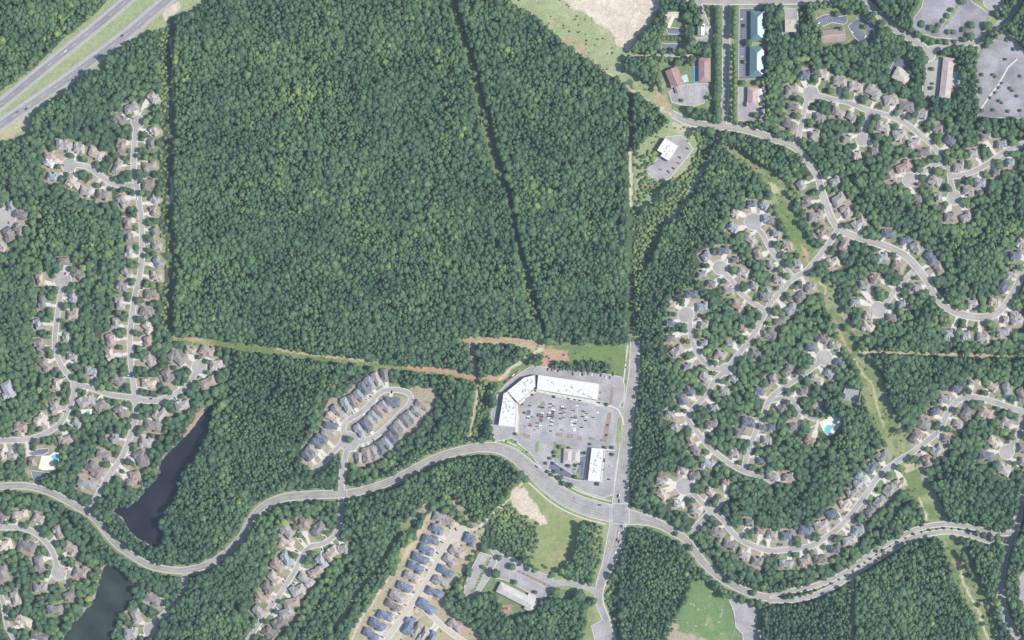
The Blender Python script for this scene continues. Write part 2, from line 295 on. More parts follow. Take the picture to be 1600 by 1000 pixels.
CUTS = [ (6, L('698,-60 703,0 714,45 729,88 742,130 752,180 770,250 776,270 784,293')), (10.5, L('269,30 269,200 268,400 267,520')), (8, L('706,-60 711,0 722,45 737,88 750,130 760,180 779,250 784,270 792,293 804,350 816,398 827,440 836,470 847,510 852,532')),
 (9.5, L('984,130 984,300 984,535')), (11, L('737,535 739,560 744,590')), (9, L('1331,895 1331,1060')), (11, L('670,788 642,812 625,832 607,855')), (9, L('607,860 585,892 562,917 540,955 520,982')),
 (10, L('747,598 745,620 738,650 732,692')), (11, L('815,752 800,773 782,795 762,809 747,823')), (10, L('702,775 717,790 732,810 744,820')), (7, L('985,87 1050,87 1090,88')),
 (10, L('1233,262 1246,290 1258,325 1276,372')), (10, L('1300,440 1306,470 1326,505 1346,528')), (12, L('1357,562 1374,592 1382,625 1394,655 1412,673')), (10, L('1434,728 1456,770 1477,812')), (11, L('1492,838 1511,868 1524,905 1547,945 1558,1005 1572,1060')) ]
TREES_BACK = [ L('866,565 955,566 954,580 868,581'), L('907,816 935,813 941,820 941,862 928,905 917,917 882,907 877,890 895,875 900,845'), L('833,553 846,552 844,566 826,572'),
 L('512,742 518,722 526,705 532,708 527,745 520,760'), L('1178,140 1178,148 1196,148 1196,140'), L('748,604 768,610 762,650 752,665 748,640') ]
LOW = [ L('250,40 264,40 264,300 262,520 252,520'), L('989,330 1003,330 1003,535 989,535'), L('700,0 706,0 735,90 755,190 776,255 768,255 747,190 727,90'), L('790,300 798,300 836,500 826,500'),
 L('945,905 965,905 975,1060 948,1060'), L('1094,205 1122,205 1085,300 1040,350 1000,440 995,350 1050,300'), L('1010,235 1040,230 1035,290 1000,330 990,330'), L('745,600 770,600 765,660 740,690'),
 L('760,800 800,790 838,830 838,850 815,860 780,850') , L('925,820 945,820 945,900 925,905'), L('1240,0 1260,0 1260,40 1240,40') ]
PINE = [ L('700,735 800,715 800,760 745,815 700,770'), L('965,815 1010,820 1060,870 1075,905 1050,990 1010,1060 985,1000 965,900'), L('1200,935 1330,900 1330,1060 1200,1060'),
 L('990,430 1040,400 1110,300 1130,330 1040,560 1040,700 985,780 995,540'), L('866,560 955,562 954,582 866,585'), L('1000,130 1060,95 1080,90 1075,110 1035,130'), L('355,560 500,580 470,740 400,770 360,760') ]
SPARSE = [ L('755,790 800,785 840,815 840,870 790,875 750,850'), L('830,870 870,895 875,915 840,895'), L('1010,235 1040,230 1032,290 990,325 990,240') ]
UPPER_POND = L('332,632 338,634 330,655 328,672 318,690 310,708 300,722 287,735 279,752 277,775 262,795 251,815 256,835 250,858 232,850 213,840 202,828 192,808 178,800 183,788 200,792 216,780 228,762 243,750 252,720 264,706 280,690 296,676 306,663 314,651 324,640')
LOWER_POND = L('168,880 182,884 196,895 213,910 208,935 200,950 188,960 186,975 176,990 168,1060 85,1060 98,1000 110,975 128,960 148,935 155,905 160,890')
HOUSES = []
def H(ox, oy, s): HOUSES.extend(T(ox, oy, s))
H(0, 0, '960,612,60,18,14,g;825,675,-15,20,14,g;745,745,35,20,14,d;765,915,-75,18,14,b;970,820,60,14,11,t;950,905,75,16,12,d;405,915,0,22,17,g;495,925,0,16,15,g;605,965,20,22,16,t;312,975,0,16,15,b')
H(0, 250, '310,20,20,16,12,w;330,105,20,16,14,u;460,150,30,20,12,t;540,200,10,16,15,g;645,220,0,16,15,d;740,45,-60,22,13,g;935,40,0,20,14,b;935,150,0,18,16,d;770,260,60,18,13,g;965,245,45,13,12,u;965,320,80,14,11,b;800,395,90,16,13,b;805,475,90,18,12,d;965,445,60,12,10,d;985,535,0,14,14,g;810,575,90,18,13,g;990,640,45,16,12,u;790,700,50,16,12,g;980,725,0,16,14,t;765,785,30,16,14,d;945,835,0,17,14,d;750,895,90,18,14,g;925,950,20,20,14,d;400,635,0,17,13,d;255,745,80,18,13,t;495,715,45,16,14,d;265,890,80,20,12,d;455,860,60,13,11,u;455,965,0,16,16,b;70,290,60,14,11,u;130,345,10,20,13,d;55,470,60,20,15,d;115,430,30,14,14,d;15,540,30,14,13,g')
H(0, 500, '725,20,80,16,13,g;925,45,45,17,14,t;240,25,80,16,12,u;250,155,80,16,14,d;415,105,90,14,9,g;690,125,70,18,13,b;690,210,60,17,13,t;925,135,70,15,12,b;935,255,60,18,15,g;455,235,0,14,10,g;575,325,0,18,14,u;290,285,40,20,15,b;355,405,90,16,12,t;735,375,40,18,16,d;935,400,0,20,14,t;1050,345,70,20,16,d;1110,235,45,24,18,d;1190,190,20,16,12,t;1300,190,30,20,17,b;1355,280,0,18,15,t;1305,390,-20,24,16,b;350,535,60,17,16,g;545,510,-30,24,18,g;635,535,-40,20,16,d;755,570,60,18,15,d;255,620,-30,20,15,t;480,645,30,14,11,u;410,745,-20,20,14,b;130,670,0,20,14,b;50,440,60,24,20,u;1145,535,-20,20,16,g;1010,590,-45,22,16,t;955,660,0,24,17,d;910,765,20,18,18,g;885,865,70,24,18,d;715,740,-30,14,13,u;650,845,10,22,14,d;595,930,30,26,18,d;845,970,-20,16,14,b;15,845,60,14,12,t;75,850,0,15,10,g;205,885,80,14,13,b')
H(0, 750, '545,25,20,28,18,g;830,10,0,16,10,b;130,210,0,22,13,t;10,225,40,14,14,d;245,240,30,16,14,g;365,325,70,20,12,g;30,405,-20,22,16,t;170,415,20,26,18,d;445,430,20,20,18,b;245,525,70,22,16,d;505,575,20,20,18,b;255,670,0,20,14,g;440,720,-20,20,15,d;20,590,60,22,20,d;100,735,80,20,14,g;350,810,-10,22,16,d;155,880,30,24,15,t;255,980,10,26,12,d;955,740,20,24,16,d;855,850,60,20,16,g;820,960,0,20,18,g')
TH = len(HOUSES)
H(400, 500, '805,345,80,19,9.5,d;757,368,60,20,10,g;715,395,60,20,10,u;675,428,60,20,10,s;650,472,45,19,10,u;605,508,65,20,9,d;565,530,65,22,10,u;510,568,45,20,10,g;480,608,25,20,10,t;470,658,15,20,9,s;455,700,10,20,9,g;410,740,25,19,10,s;380,772,35,18,9,s;355,812,40,18,9,g;322,845,50,17,10,s;855,512,5,21,14,s;810,540,45,19,9,g;775,572,45,20,9,b;745,603,45,19,9,u;718,635,50,19,9,g;690,663,55,20,9,s;650,690,55,20,10,u;1042,530,28,20,9.5,g;1012,572,30,19,9.5,g;972,605,48,20,9,g;937,630,50,20,9,d;905,660,50,19,9,g;875,695,50,20,9,d;847,735,50,19,10,s;822,768,52,19,9,u;780,797,65,20,10,s;738,828,65,21,10,g;696,845,80,22,11,b;645,865,88,17,8,g')
H(400, 750, '200,315,50,20,14,g;305,275,80,18,16,b;390,305,-40,22,14,d;190,390,20,22,14,t;190,490,60,22,13,u;135,535,30,20,16,b;115,615,40,20,16,t;75,670,40,18,14,d;45,740,20,24,16,b;20,825,40,20,14,g;475,460,-30,22,17,t;540,435,-20,16,16,g;410,510,60,20,13,u;375,575,-20,22,14,b;315,625,30,24,14,g;265,690,-30,20,18,g;230,765,-10,24,16,b;190,825,-20,20,18,g;155,895,-30,22,16,d;90,955,30,22,16,d;1150,235,15,20,16,g;1205,262,15,17,14,b;1130,305,20,20,13,s;1095,370,20,24,13,s;1065,430,20,23,13,s;1030,490,20,24,13,s;1000,545,20,23,13,s;970,603,20,23,13,g;930,670,20,22,13,s;885,730,25,23,14,g;860,785,25,23,13,d;810,845,25,22,13,s;760,905,25,24,14,s;720,965,25,23,14,s;1335,368,20,17,18,s;1255,450,35,23,13,g;1215,505,35,21,13,g;1185,572,25,23,14,s;1155,630,30,22,13,g;1115,700,30,25,13,s;1070,790,30,28,15,s;955,905,-60,26,13,s;1005,935,-60,24,11,g;1050,965,-60,22,11,g;1100,985,-60,20,11,s;1245,905,40,20,12,g')
H(800, 500, '985,15,0,14,10,s;990,115,0,14,10,d;1035,195,-40,18,14,g;1095,290,0,14,10,u;1205,360,30,16,14,g;1110,445,20,14,13,s;1060,495,60,18,12,s;990,590,20,14,10,g;1025,670,50,14,12,g;1115,755,60,16,12,b;1145,810,30,16,13,d;1220,900,30,18,17,u;940,975,10,16,12,d;1065,940,30,16,12,t;1145,975,-20,16,14,d;1260,545,-20,13,10,u;1250,650,0,18,14,d;1325,440,0,14,12,u;1300,220,30,16,16,g;1195,145,0,12,10,u;1515,210,30,14,12,d;1545,440,20,16,14,s;1475,635,0,19,15,s;1430,695,0,19,15,d;1590,750,0,14,12,g;1555,665,0,11,9,s;1390,835,0,15,12,g;1555,880,0,12,11,s;1590,90,0,12,12,d;1360,150,0,12,10,u;1440,55,20,12,10,b;1200,30,10,14,12,g;1380,370,40,13,11,u')
H(800, 750, '940,90,30,18,14,t;1045,150,0,15,12,w;1240,75,30,13,12,t;1145,195,20,16,14,g;1285,335,20,20,18,d;1365,405,10,20,16,d;1450,465,20,18,16,t;1530,505,20,16,14,d;1550,320,20,13,11,b;1480,265,0,13,11,d;930,10,0,14,12,g;1330,15,10,12,10,b')
H(1200, 500, '75,10,0,16,10,d;20,85,30,16,14,d;340,120,30,18,13,d;265,170,0,14,12,s;420,165,0,16,14,g;445,265,40,14,11,s;120,315,-40,18,13,d;30,370,60,14,13,g;380,340,30,14,12,u;305,370,20,20,13,t;220,445,0,13,12,d;620,45,30,18,14,t;1130,85,0,14,13,u;1235,95,0,14,13,u;1340,110,0,18,15,g;1465,80,0,20,15,g;1290,390,10,18,10,t;1175,430,20,15,12,s;1100,495,20,18,16,g;1400,420,20,16,13,t;1490,430,60,17,13,u;1580,470,60,20,13,d;1240,580,-50,20,15,d;1365,580,30,20,16,b;1040,575,-10,14,11,s;975,650,20,20,18,d;915,730,-50,18,13,d;1110,740,10,14,12,d;1060,815,-50,18,15,g;1185,650,20,14,12,g;715,850,-40,18,16,d;650,920,-60,18,14,s;990,880,80,16,12,b;1490,640,30,16,15,g;1410,765,30,18,14,t;1365,850,0,20,15,s;1475,935,20,20,18,g;1590,800,0,14,14,d;1595,895,20,14,14,g;260,750,20,16,14,b;155,665,0,12,11,d;20,670,0,12,12,s;85,555,-40,13,11,d;130,980,0,16,12,g;25,980,0,16,12,g;580,985,30,18,14,u;1555,5,0,18,14,g;1480,0,0,10,10,t')
H(1200, 750, '25,340,20,15,14,g;115,350,0,17,14,s;230,315,20,20,15,s;335,285,-20,20,15,g;400,215,-30,16,17,s;480,145,-30,16,14,t;530,80,-30,18,14,g;570,20,-30,18,14,u;765,60,-50,20,16,g;700,135,-50,18,13,g;830,20,-30,16,14,t;640,195,-30,15,12,d;565,310,0,16,15,u;510,370,-10,20,15,g;415,430,-20,15,13,s;325,490,-20,18,13,d;225,510,-10,16,14,b;115,525,0,20,13,g')
H(1200, 250, '205,160,45,14,13,g;240,260,80,14,14,d;300,350,0,20,16,g;340,445,-50,18,13,b;415,130,-20,15,13,u;445,245,-30,20,17,g;490,325,70,18,15,g;570,395,-40,20,15,g;750,465,0,18,14,s;930,550,60,18,15,g;1015,615,40,20,14,s;1065,680,70,18,12,b;855,505,0,16,13,s;845,40,-20,22,15,b;775,105,0,15,14,g;1045,130,30,18,15,g;1190,40,0,16,16,g;1325,145,-10,16,14,u;1250,195,0,16,14,g;1060,235,90,14,11,g;930,240,0,14,12,d;1135,355,0,16,14,d;1235,355,-20,16,14,g;1420,80,0,12,12,d;1510,20,0,12,12,u;475,525,-60,20,13,b;410,640,-30,16,16,t;715,610,0,16,14,u;810,665,20,16,16,b;670,745,-20,14,14,b;600,790,0,14,14,u;930,795,0,14,12,g;545,890,0,14,11,u;835,900,0,11,11,u;265,800,0,16,14,g;200,860,-30,16,14,d;140,935,-30,18,14,u;60,745,0,14,12,g;120,535,0,15,14,b;50,465,0,12,12,u;180,655,0,12,10,u;10,840,20,14,13,g;15,660,30,12,11,u;10,380,0,12,12,d;1545,600,0,16,16,s;1585,520,30,15,15,g;1520,715,0,16,14,g;1470,790,-50,18,14,s;1410,885,20,16,13,t;1275,900,0,16,16,g;1550,980,0,16,13,g;770,985,0,14,12,d;625,975,30,14,12,t')
H(1200, 0, '230,470,20,15,15,s;345,470,0,16,15,t;445,510,0,20,14,g;545,545,0,20,15,g;655,575,30,24,18,g;765,625,-20,20,17,g;865,665,0,22,15,d;960,720,0,16,14,g;150,560,0,18,15,g;155,670,0,16,12,d;130,780,20,18,16,d;315,735,0,14,14,d;440,705,20,18,15,g;520,735,30,15,14,g;720,800,10,20,16,g;820,845,-20,20,18,g;910,895,0,18,14,g;970,955,0,18,14,d;1055,800,0,16,12,d;1135,880,30,16,14,s;1360,860,0,16,12,g;1460,900,0,16,12,u;1280,960,0,14,13,g;290,845,0,14,14,g;490,870,10,14,12,g;665,940,0,14,13,d;555,970,0,13,12,t')
H(800, 250, '1490,280,0,14,11,s;1575,280,30,14,12,u;1390,335,20,12,11,t;1380,420,20,16,14,u;1490,500,30,18,14,g;1535,590,60,16,13,b;1590,370,0,12,12,u;1315,565,0,17,13,s;1215,605,-30,14,14,u;1390,625,0,12,10,d;1445,705,30,16,12,g;1240,775,20,13,11,d;1350,820,0,16,13,g;1515,790,20,12,12,g;1120,840,10,19,12,s;1190,915,0,16,14,u;1000,905,0,12,12,t;1410,910,20,16,15,b;1580,860,0,14,14,d;1185,715,0,14,11,g')
# each parked or moving car: x, y, screen angle, colour
WHITE, SILV, BLACK, RED, BLUE, GREY = (0.75, 0.75, 0.75), (0.45, 0.46, 0.48), (0.02, 0.02, 0.025), (0.35, 0.03, 0.03), (0.05, 0.08, 0.25), (0.15, 0.15, 0.16)
CARCOL = {'w': WHITE, 's': SILV, 'k': BLACK, 'r': RED, 'b': BLUE, 'g': GREY}
ROADCARS = [(102, 80, -40, 'w', 'highway'), (191, 56, -37, 'k', 'highway'), (149, 89, -36, 'b', 'highway'), (41, 170, -35, 'k', 'highway'), (27, 175, -35, 'g', 'highway'), (220, 44, -37, 's', 'highway'),
 (136, 804, 40, 'k', 'parkway'), (937, 789, 8, 'k', 'parkway'), (971, 822, 100, 'k', 'main road'), (974, 826, 100, 's', 'main road'), (967, 832, 105, 'w', 'main road'), (964, 843, 108, 'k', 'main road'), (967, 846, 108, 'k', 'main road'), (962, 862, 108, 'w', 'main road'),
 (968, 774, 95, 'w', 'main road'), (965, 775, 95, 'k', 'main road'), (967, 783, 95, 'k', 'main road'), (969, 775, 95, 's', 'main road'), (838, 729, 35, 'k', 'parkway'),
 (1242, 588, -35, 'k', 'street'), (301, 600, -40, 'k', 'street'), (310, 589, -60, 'k', 'street'), (236, 623, 0, 'k', 'street'), (215, 310, 85, 'w', 'street'), (1429, 288, 20, 'r', 'street'), (1434, 272, -30, 'w', 'street'), (1437, 268, -30, 's', 'street'), (1451, 262, -30, 'k', 'street'),
 (1437, 706, -35, 'k', 'street'), (1465, 676, -60, 's', 'street'), (1195, 508, -50, 'w', 'street'), (1174, 533, -50, 'k', 'street'), (1170, 540, -50, 's', 'street')]
# ---------------------------------------------------------------- rasters used to lay out ground cover and trees
X0, Y0, X1, Y1 = -70, -60, 1670, 1060
def noise2(shape, cell, amp=1.0, seed=0):
    r = np.random.default_rng(seed); h, w = shape; gh, gw = int(h / cell) + 3, int(w / cell) + 3
    g = r.uniform(-1, 1, (gh, gw)); y = np.arange(h) / cell; x = np.arange(w) / cell
    yi, xi = y.astype(int), x.astype(int); fy, fx = (y - yi)[:, None], (x - xi)[None]
    fy = fy * fy * (3 - 2 * fy); fx = fx * fx * (3 - 2 * fx)
    a, b, c_, d_ = g[yi][:, xi], g[yi][:, xi + 1], g[yi + 1][:, xi], g[yi + 1][:, xi + 1]
    return amp * ((a * (1 - fx) + b * fx) * (1 - fy) + (c_ * (1 - fx) + d_ * fx) * fy)
class Grid:
    def __init__(s, res, warp=0.0):
        s.res = res; xs = np.arange(X0, X1 + 0.1, res); ys = np.arange(Y0, Y1 + 0.1, res); s.xs, s.ys = xs, ys
        s.gx, s.gy = np.meshgrid(xs, ys); s.shape = s.gx.shape
        s.px, s.py = s.gx.copy(), s.gy.copy()
        if warp:
            s.px += noise2(s.shape, 9 / res, warp, 1) + noise2(s.shape, 4 / res, warp * .6, 2); s.py += noise2(s.shape, 9 / res, warp, 3) + noise2(s.shape, 4 / res, warp * .6, 4)
    def win(s, xa, ya, xb, yb):
        i0 = max(0, int((xa - X0) / s.res)); i1 = min(s.shape[1], int((xb - X0) / s.res) + 2); j0 = max(0, int((ya - Y0) / s.res)); j1 = min(s.shape[0], int((yb - Y0) / s.res) + 2)
        return (slice(j0, max(j0, j1)), slice(i0, max(i0, i1)))
    def poly(s, pts):
        out = np.zeros(s.shape, bool); a = np.array(pts, float); w = s.win(a[:, 0].min() - 6, a[:, 1].min() - 6, a[:, 0].max() + 6, a[:, 1].max() + 6)
        x, y = s.px[w], s.py[w]; r = np.zeros(x.shape, bool)
        for (xa, ya), (xb, yb) in zip(a, np.roll(a, -1, 0)):
            if ya == yb: continue
            r ^= ((ya > y) != (yb > y)) & (x < (xb - xa) * (y - ya) / (yb - ya) + xa)
        out[w] = r; return out
    def line(s, pts, rad, out=None):
        """distance to a polyline where it is under rad"""
        if out is None: out = np.full(s.shape, 1e3, np.float32)
        for (xa, ya), (xb, yb) in zip(pts[:-1], pts[1:]):
            w = s.win(min(xa, xb) - rad - 4, min(ya, yb) - rad - 4, max(xa, xb) + rad + 4, max(ya, yb) + rad + 4)
            x, y = s.px[w], s.py[w]
            if x.size == 0: continue
            dx, dy = xb - xa, yb - ya; t = np.clip(((x - xa) * dx + (y - ya) * dy) / (dx * dx + dy * dy + 1e-9), 0, 1)
            out[w] = np.minimum(out[w], np.hypot(x - xa - t * dx, y - ya - t * dy))
        return out
streets = []
for nm, w, pts, bulbs, kd in STREETS: streets.append(dict(name=nm, w=w * (0.84 if kd == 's' else 0.92), pts=smooth_line(pts, 4), bulbs=bulbs, kind=kd, raw=pts))
def varw(pts, table, axis):
    k = [t[0] for t in table]; v = [t[1] for t in table]; return [float(np.interp(p[axis], k, v)) for p in pts]
pk = smooth_line(PARKWAY[0], 5); pkw = varw(pk, PARKWAY[1], 0)
mr_ = smooth_line(MAINROAD[0], 5); mrw = varw(mr_, MAINROAD[1], 1)
hw = [smooth_line(h, 8) for h in HIGHWAY]; sr = smooth_line(SCHOOLROAD, 4)
LOTS = [
 ('mall', 'lot', L('772,690 766,655 775,620 790,600 812,583 832,571 870,576 930,581 971,589 976,602 975,626 966,636 980,637 982,646 972,652 970,690 963,730 959,772 945,778 915,770 900,762 880,750 862,739 850,735 838,722 832,712 810,692 800,684 775,690')),
 ('bank', 'asphalt_dark', L('860,718 872,726 898,743 903,728 904,714 918,712 914,751 900,750 874,743 856,732')),
 ('white store', 'lot', L('1040,214 1064,211 1074,220 1083,233 1075,245 1060,262 1045,280 1025,282 1013,272 1009,260 1018,256 1026,250')),
 ('school west', 'lot', L('750,863 772,870 777,877 770,890 765,903 759,912 747,929 734,936 726,930 726,915 735,892')),
 ('school', 'lot', L('762,853 770,857 792,870 804,873 819,883 834,891 860,900 868,910 866,922 857,928 845,938 838,932 815,919 790,906 772,903 768,892 776,880 774,872')),
 ('bottom edge', 'lot', L('924,978 942,968 952,975 960,1040 938,1040')),
 ('sports field', 'lot', L('1139,936 1150,934 1170,943 1180,951 1182,967 1178,980 1188,987 1192,1040 1168,1040 1160,990 1150,980 1147,955')),
 ('green-roofed blocks', 'asphalt_dark', L('1155,13 1195,13 1195,122 1154,124')),
 ('red-roofed office', 'lot', L('1153,137 1196,137 1194,190 1153,188')),
 ('crescent building', 'asphalt_dark', L('1040,42 1071,45 1070,54 1044,53')),
 ('hedge', 'asphalt_dark', L('1033,68 1066,68 1066,79 1034,80')),
 ('blue-covered pool', 'lot', L('1045,143 1062,134 1085,131 1108,130 1104,160 1085,166 1064,164 1050,160')),
 ('small chapel', 'street', L('1084,60 1110,56 1112,70 1083,68')),
 ('cream warehouse', 'lot', L('1224,12 1246,14 1248,56 1222,58')),
 ('pale-striped clubhouse', 'asphalt_dark', L('1272,32 1285,24 1300,21.5 1312,26 1323,24 1324,34 1318,38 1300,35 1281,43 1275,38')),
 ('clubhouse east side', 'asphalt_dark', L('1325,40 1344,25 1353,31 1365,44 1366,62 1351,71 1342,65 1330,52')),
 ('tan lodge', 'asphalt_dark', L('1388,112 1398,94 1410,85 1422,98 1420,112 1407,105 1395,120')),
 ('long roofed hall', 'street', L('1442,100 1470,92 1466,150 1441,147')),
 ('curved north', 'lot_worn', L('1422,42 1430,25 1440,12 1446,-20 1520,-20 1518,2 1547,22 1550,38 1533,52 1530,60 1500,62 1458,58 1432,50')),
 ('top corner', 'lot', L('1530,-20 1572,-20 1567,8 1552,18 1538,10')),
 ('big eastern', 'lot_worn', L('1524,95 1536,74 1560,58 1573,50 1600,80 1660,130 1660,188 1600,186 1528,182')),
 ('oval pool', 'asphalt_dark', L('1276,634 1286,630 1296,640 1290,650 1272,640')),
 ('west club north', 'asphalt_dark', L('44,708 60,702 76,700 76,706 66,711 50,712')),
 ('west club south', 'asphalt_dark', L('48,735 62,737 77,738 70,746 54,751 50,743')),
 ('right edge', 'lot', L('1592,905 1600,892 1660,880 1660,960 1594,942')),
]
# distance rasters
G = Grid(1.0)
droad = np.full(G.shape, 1e3, np.float32)
for s in streets:
    q = np.full(G.shape, 1e3, np.float32); G.line(s['raw'] if len(s['raw']) > 6 else s['pts'], 30, q); q -= s['w'] / 2
    for b, e in zip(s['bulbs'], (s['pts'][0], s['pts'][-1])):
        if b: q = np.minimum(q, np.hypot(G.gx - e[0], G.gy - e[1]) - b)
    if s['name'] == 'lane below the avenue': q += 2.4
    droad = np.minimum(droad, q)
for pts, ws in ((pk, pkw), (mr_, mrw)):
    for i in range(len(pts) - 1):
        q = np.full(G.shape, 1e3, np.float32)
        w_ = G.win(min(pts[i][0], pts[i+1][0]) - 30, min(pts[i][1], pts[i+1][1]) - 30, max(pts[i][0], pts[i+1][0]) + 30, max(pts[i][1], pts[i+1][1]) + 30)
        (xa, ya), (xb, yb) = pts[i], pts[i+1]; dx, dy = xb - xa, yb - ya
        x, y = G.gx[w_], G.gy[w_]; t = np.clip(((x - xa) * dx + (y - ya) * dy) / (dx*dx + dy*dy + 1e-9), 0, 1)
        droad[w_] = np.minimum(droad[w_], np.hypot(x - xa - t*dx, y - ya - t*dy) - ws[i] / 2 - 2.0)
droad = np.minimum(droad, G.line(sr, 20) - 4)
hsel = HOUSES
dhouse = np.full(G.shape, 1e3, np.float32)
for hx, hy, ang, l, w, c_ in HOUSES:
    w_ = G.win(hx - 45, hy - 45, hx + 45, hy + 45); a = R(ang); x, y = G.gx[w_] - hx, G.gy[w_] - hy
    u, v = x * math.cos(a) + y * math.sin(a), -x * math.sin(a) + y * math.cos(a)
    dhouse[w_] = np.minimum(dhouse[w_], np.hypot(np.maximum(np.abs(u) - l / 2, 0), np.maximum(np.abs(v) - w / 2, 0)))
# nearest street for every house
allp = np.array([(p[0], p[1]) for s in streets for p in s['pts']]); alls = [(i, k) for i, s in enumerate(streets) for k in range(len(s['pts']))]
NO_ADDRESS = {'tree-lined avenue', 'upper carriageway', 'lower carriageway', 'shaded eastern road', 'drive beside the avenue', 'lane below the avenue', 'ring road of the car parks', 'car park link road', 'top right winding road', 'street at the top edge', 'entrance of the terraced loop'}
okp = np.array([streets[i]['name'] not in NO_ADDRESS for i, k in alls])
front = []
for hx, hy, ang, l, w, c_ in HOUSES:
    dd = np.hypot(allp[:, 0] - hx, allp[:, 1] - hy) + np.where(okp, 0, 1e5); j = int(dd.argmin()); front.append((alls[j][0], alls[j][1], float(dd[j])))
wood = np.ones(G.shape, bool)
for c_ in CLEAR: wood &= ~G.poly(c_)
lotmask = np.zeros(G.shape, bool)
for _, _, c_ in LOTS: lotmask |= G.poly(c_)
for w_, pts in CUTS: wood &= ~(G.line(pts, w_) < w_ / 2)
dfront = np.full(G.shape, 1e3, np.float32)
for (hx, hy, ang, l, w, c_), (si, k, dist) in zip(HOUSES, front):
    if dist < 45: p = streets[si]['pts'][k]; G.line([(hx, hy), p], 9, dfront)
wood &= ~(dfront < 8.5)
for c_ in TREES_BACK: wood |= G.poly(c_)
wood &= ~((droad < 2.8) | (dhouse < 5.0) | lotmask)
pond = G.poly(UPPER_POND) | G.poly(LOWER_POND)
wood &= ~pond

# ---------------------------------------------------------------- ground, one sheet
K = Grid(2.0, 2.2)
def pick(arr): return arr[::2, ::2][:K.shape[0], :K.shape[1]]
kw, kd, kr, kf = pick(wood), pick(dhouse), pick(droad), pick(dfront)
n1 = noise2(K.shape, 12, 0.5, 11) + noise2(K.shape, 5, 0.35, 12) + noise2(K.shape, 2, 0.25, 13)
n2_ = noise2(K.shape, 25, 0.6, 14) + noise2(K.shape, 7, 0.4, 15) + noise2(K.shape, 2.5, 0.2, 16)
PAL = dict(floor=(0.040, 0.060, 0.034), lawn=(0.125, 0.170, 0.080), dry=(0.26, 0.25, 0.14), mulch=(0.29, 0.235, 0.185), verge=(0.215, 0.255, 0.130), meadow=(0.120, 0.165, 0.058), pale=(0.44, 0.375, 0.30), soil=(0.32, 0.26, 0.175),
           orange=(0.34, 0.225, 0.155), tan=(0.36, 0.32, 0.21), red=(0.32, 0.20, 0.16), turf=(0.115, 0.175, 0.070), field=(0.175, 0.21, 0.085), shrub=(0.11, 0.165, 0.06))
col = np.zeros(K.shape + (3,), np.float32)
def blend(m, c_, f=1.0):
    f = (np.clip(m, 0, 1) * f)[..., None]; col[:] = col * (1 - f) + np.array(c_, np.float32) * f
def polyblend(pts, c_, f=1.0): blend(K.poly(pts).astype(np.float32), PAL[c_], f)
blend(np.ones(K.shape), PAL['lawn']); blend((n1 + 0.15) * 1.6, PAL['dry'], 0.7)
yard = (kd < 24) & (kr > 0)
blend(yard * np.clip((n2_ + 0.22) * 2.4, 0, 1), PAL['mulch'], 0.85)
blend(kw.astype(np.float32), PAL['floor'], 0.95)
polyblend(CLEAR[0], 'verge'); blend(K.poly(CLEAR[0]) * (n1 * 1.3), PAL['dry'], 0.6)
polyblend(L('-20,222 0,205 40,180 52,185 50,200 20,212 0,226'), 'tan', .7); polyblend(L('255,18 270,5 282,0 285,12 272,22 270,38 262,36 255,24'), 'pale', .9)
polyblend(CLEAR[1], 'meadow'); blend(K.poly(CLEAR[1]) * np.clip(n1 * 1.6, 0, 1), PAL['tan'], 0.55)
polyblend(CLEAR[2], 'tan', .8)
polyblend(CLEAR[3], 'field'); blend(K.poly(CLEAR[3]) * (n1 * 1.4), PAL['dry'], 0.6); polyblend(L('800,775 808,765 818,762 838,790 852,808 855,818 845,822 835,812 815,806 802,792'), 'pale', .95)
polyblend(L('892,815 905,806 952,812 950,822 940,822'), 'dry', .7)
polyblend(L('858,862 882,858 885,872 866,876'), 'orange', .35)
polyblend(CLEAR[4], 'verge'); blend(K.poly(CLEAR[4]) * (n1 * 1.5), PAL['tan'], 0.6); polyblend(L('880,48 892,52 915,70 925,80 912,84 895,72'), 'orange', .5)
polyblend(L('883,-60 883,0 900,15 917,22 932,32 950,42 960,55 965,72 980,79 990,72 1000,47 1012,35 1030,7 1032,-60'), 'pale', 1.0)
polyblend(L('1020,135 1032,145 1045,162 1052,175 1040,172 1028,160'), 'orange', .7)
polyblend(CLEAR[5], 'verge'); polyblend(L('1055,262 1072,250 1086,238 1082,255 1068,270 1052,283 1045,280'), 'dry', .9); polyblend(L('1003,288 1030,284 1028,296 1012,300'), 'orange', .8); polyblend(L('1050,190 1080,195 1078,212 1060,208'), 'tan', .9)
for i in (6, 7, 8, 9, 10):
    polyblend(CLEAR[i], 'meadow'); blend(K.poly(CLEAR[i]) * np.clip(n1 * 2 + .2, 0, 1), PAL['dry'], 0.6)
polyblend(L('1200,285 1215,285 1218,300 1205,300'), 'tan', .9); polyblend(L('1160,255 1190,258 1200,275 1180,272'), 'orange', .35)
polyblend(L('1485,872 1505,878 1510,890 1495,893'), 'orange', .5)
polyblend(L('1402,707 1425,695 1430,718 1405,735 1400,725'), 'field', .9); polyblend(L('1412,725 1428,722 1430,735 1415,738'), 'tan', .9)
polyblend(CLEAR[11], 'lawn'); polyblend(L('1081,907 1110,908 1118,918 1130,934 1139,939 1146,957 1149,974 1142,990 1140,1012 1040,1012 1050,985 1060,957 1075,925'), 'turf')
blend(K.poly(CLEAR[11]) * np.clip(n1 * 2 - 0.5, 0, 1), PAL['dry'], 0.5)
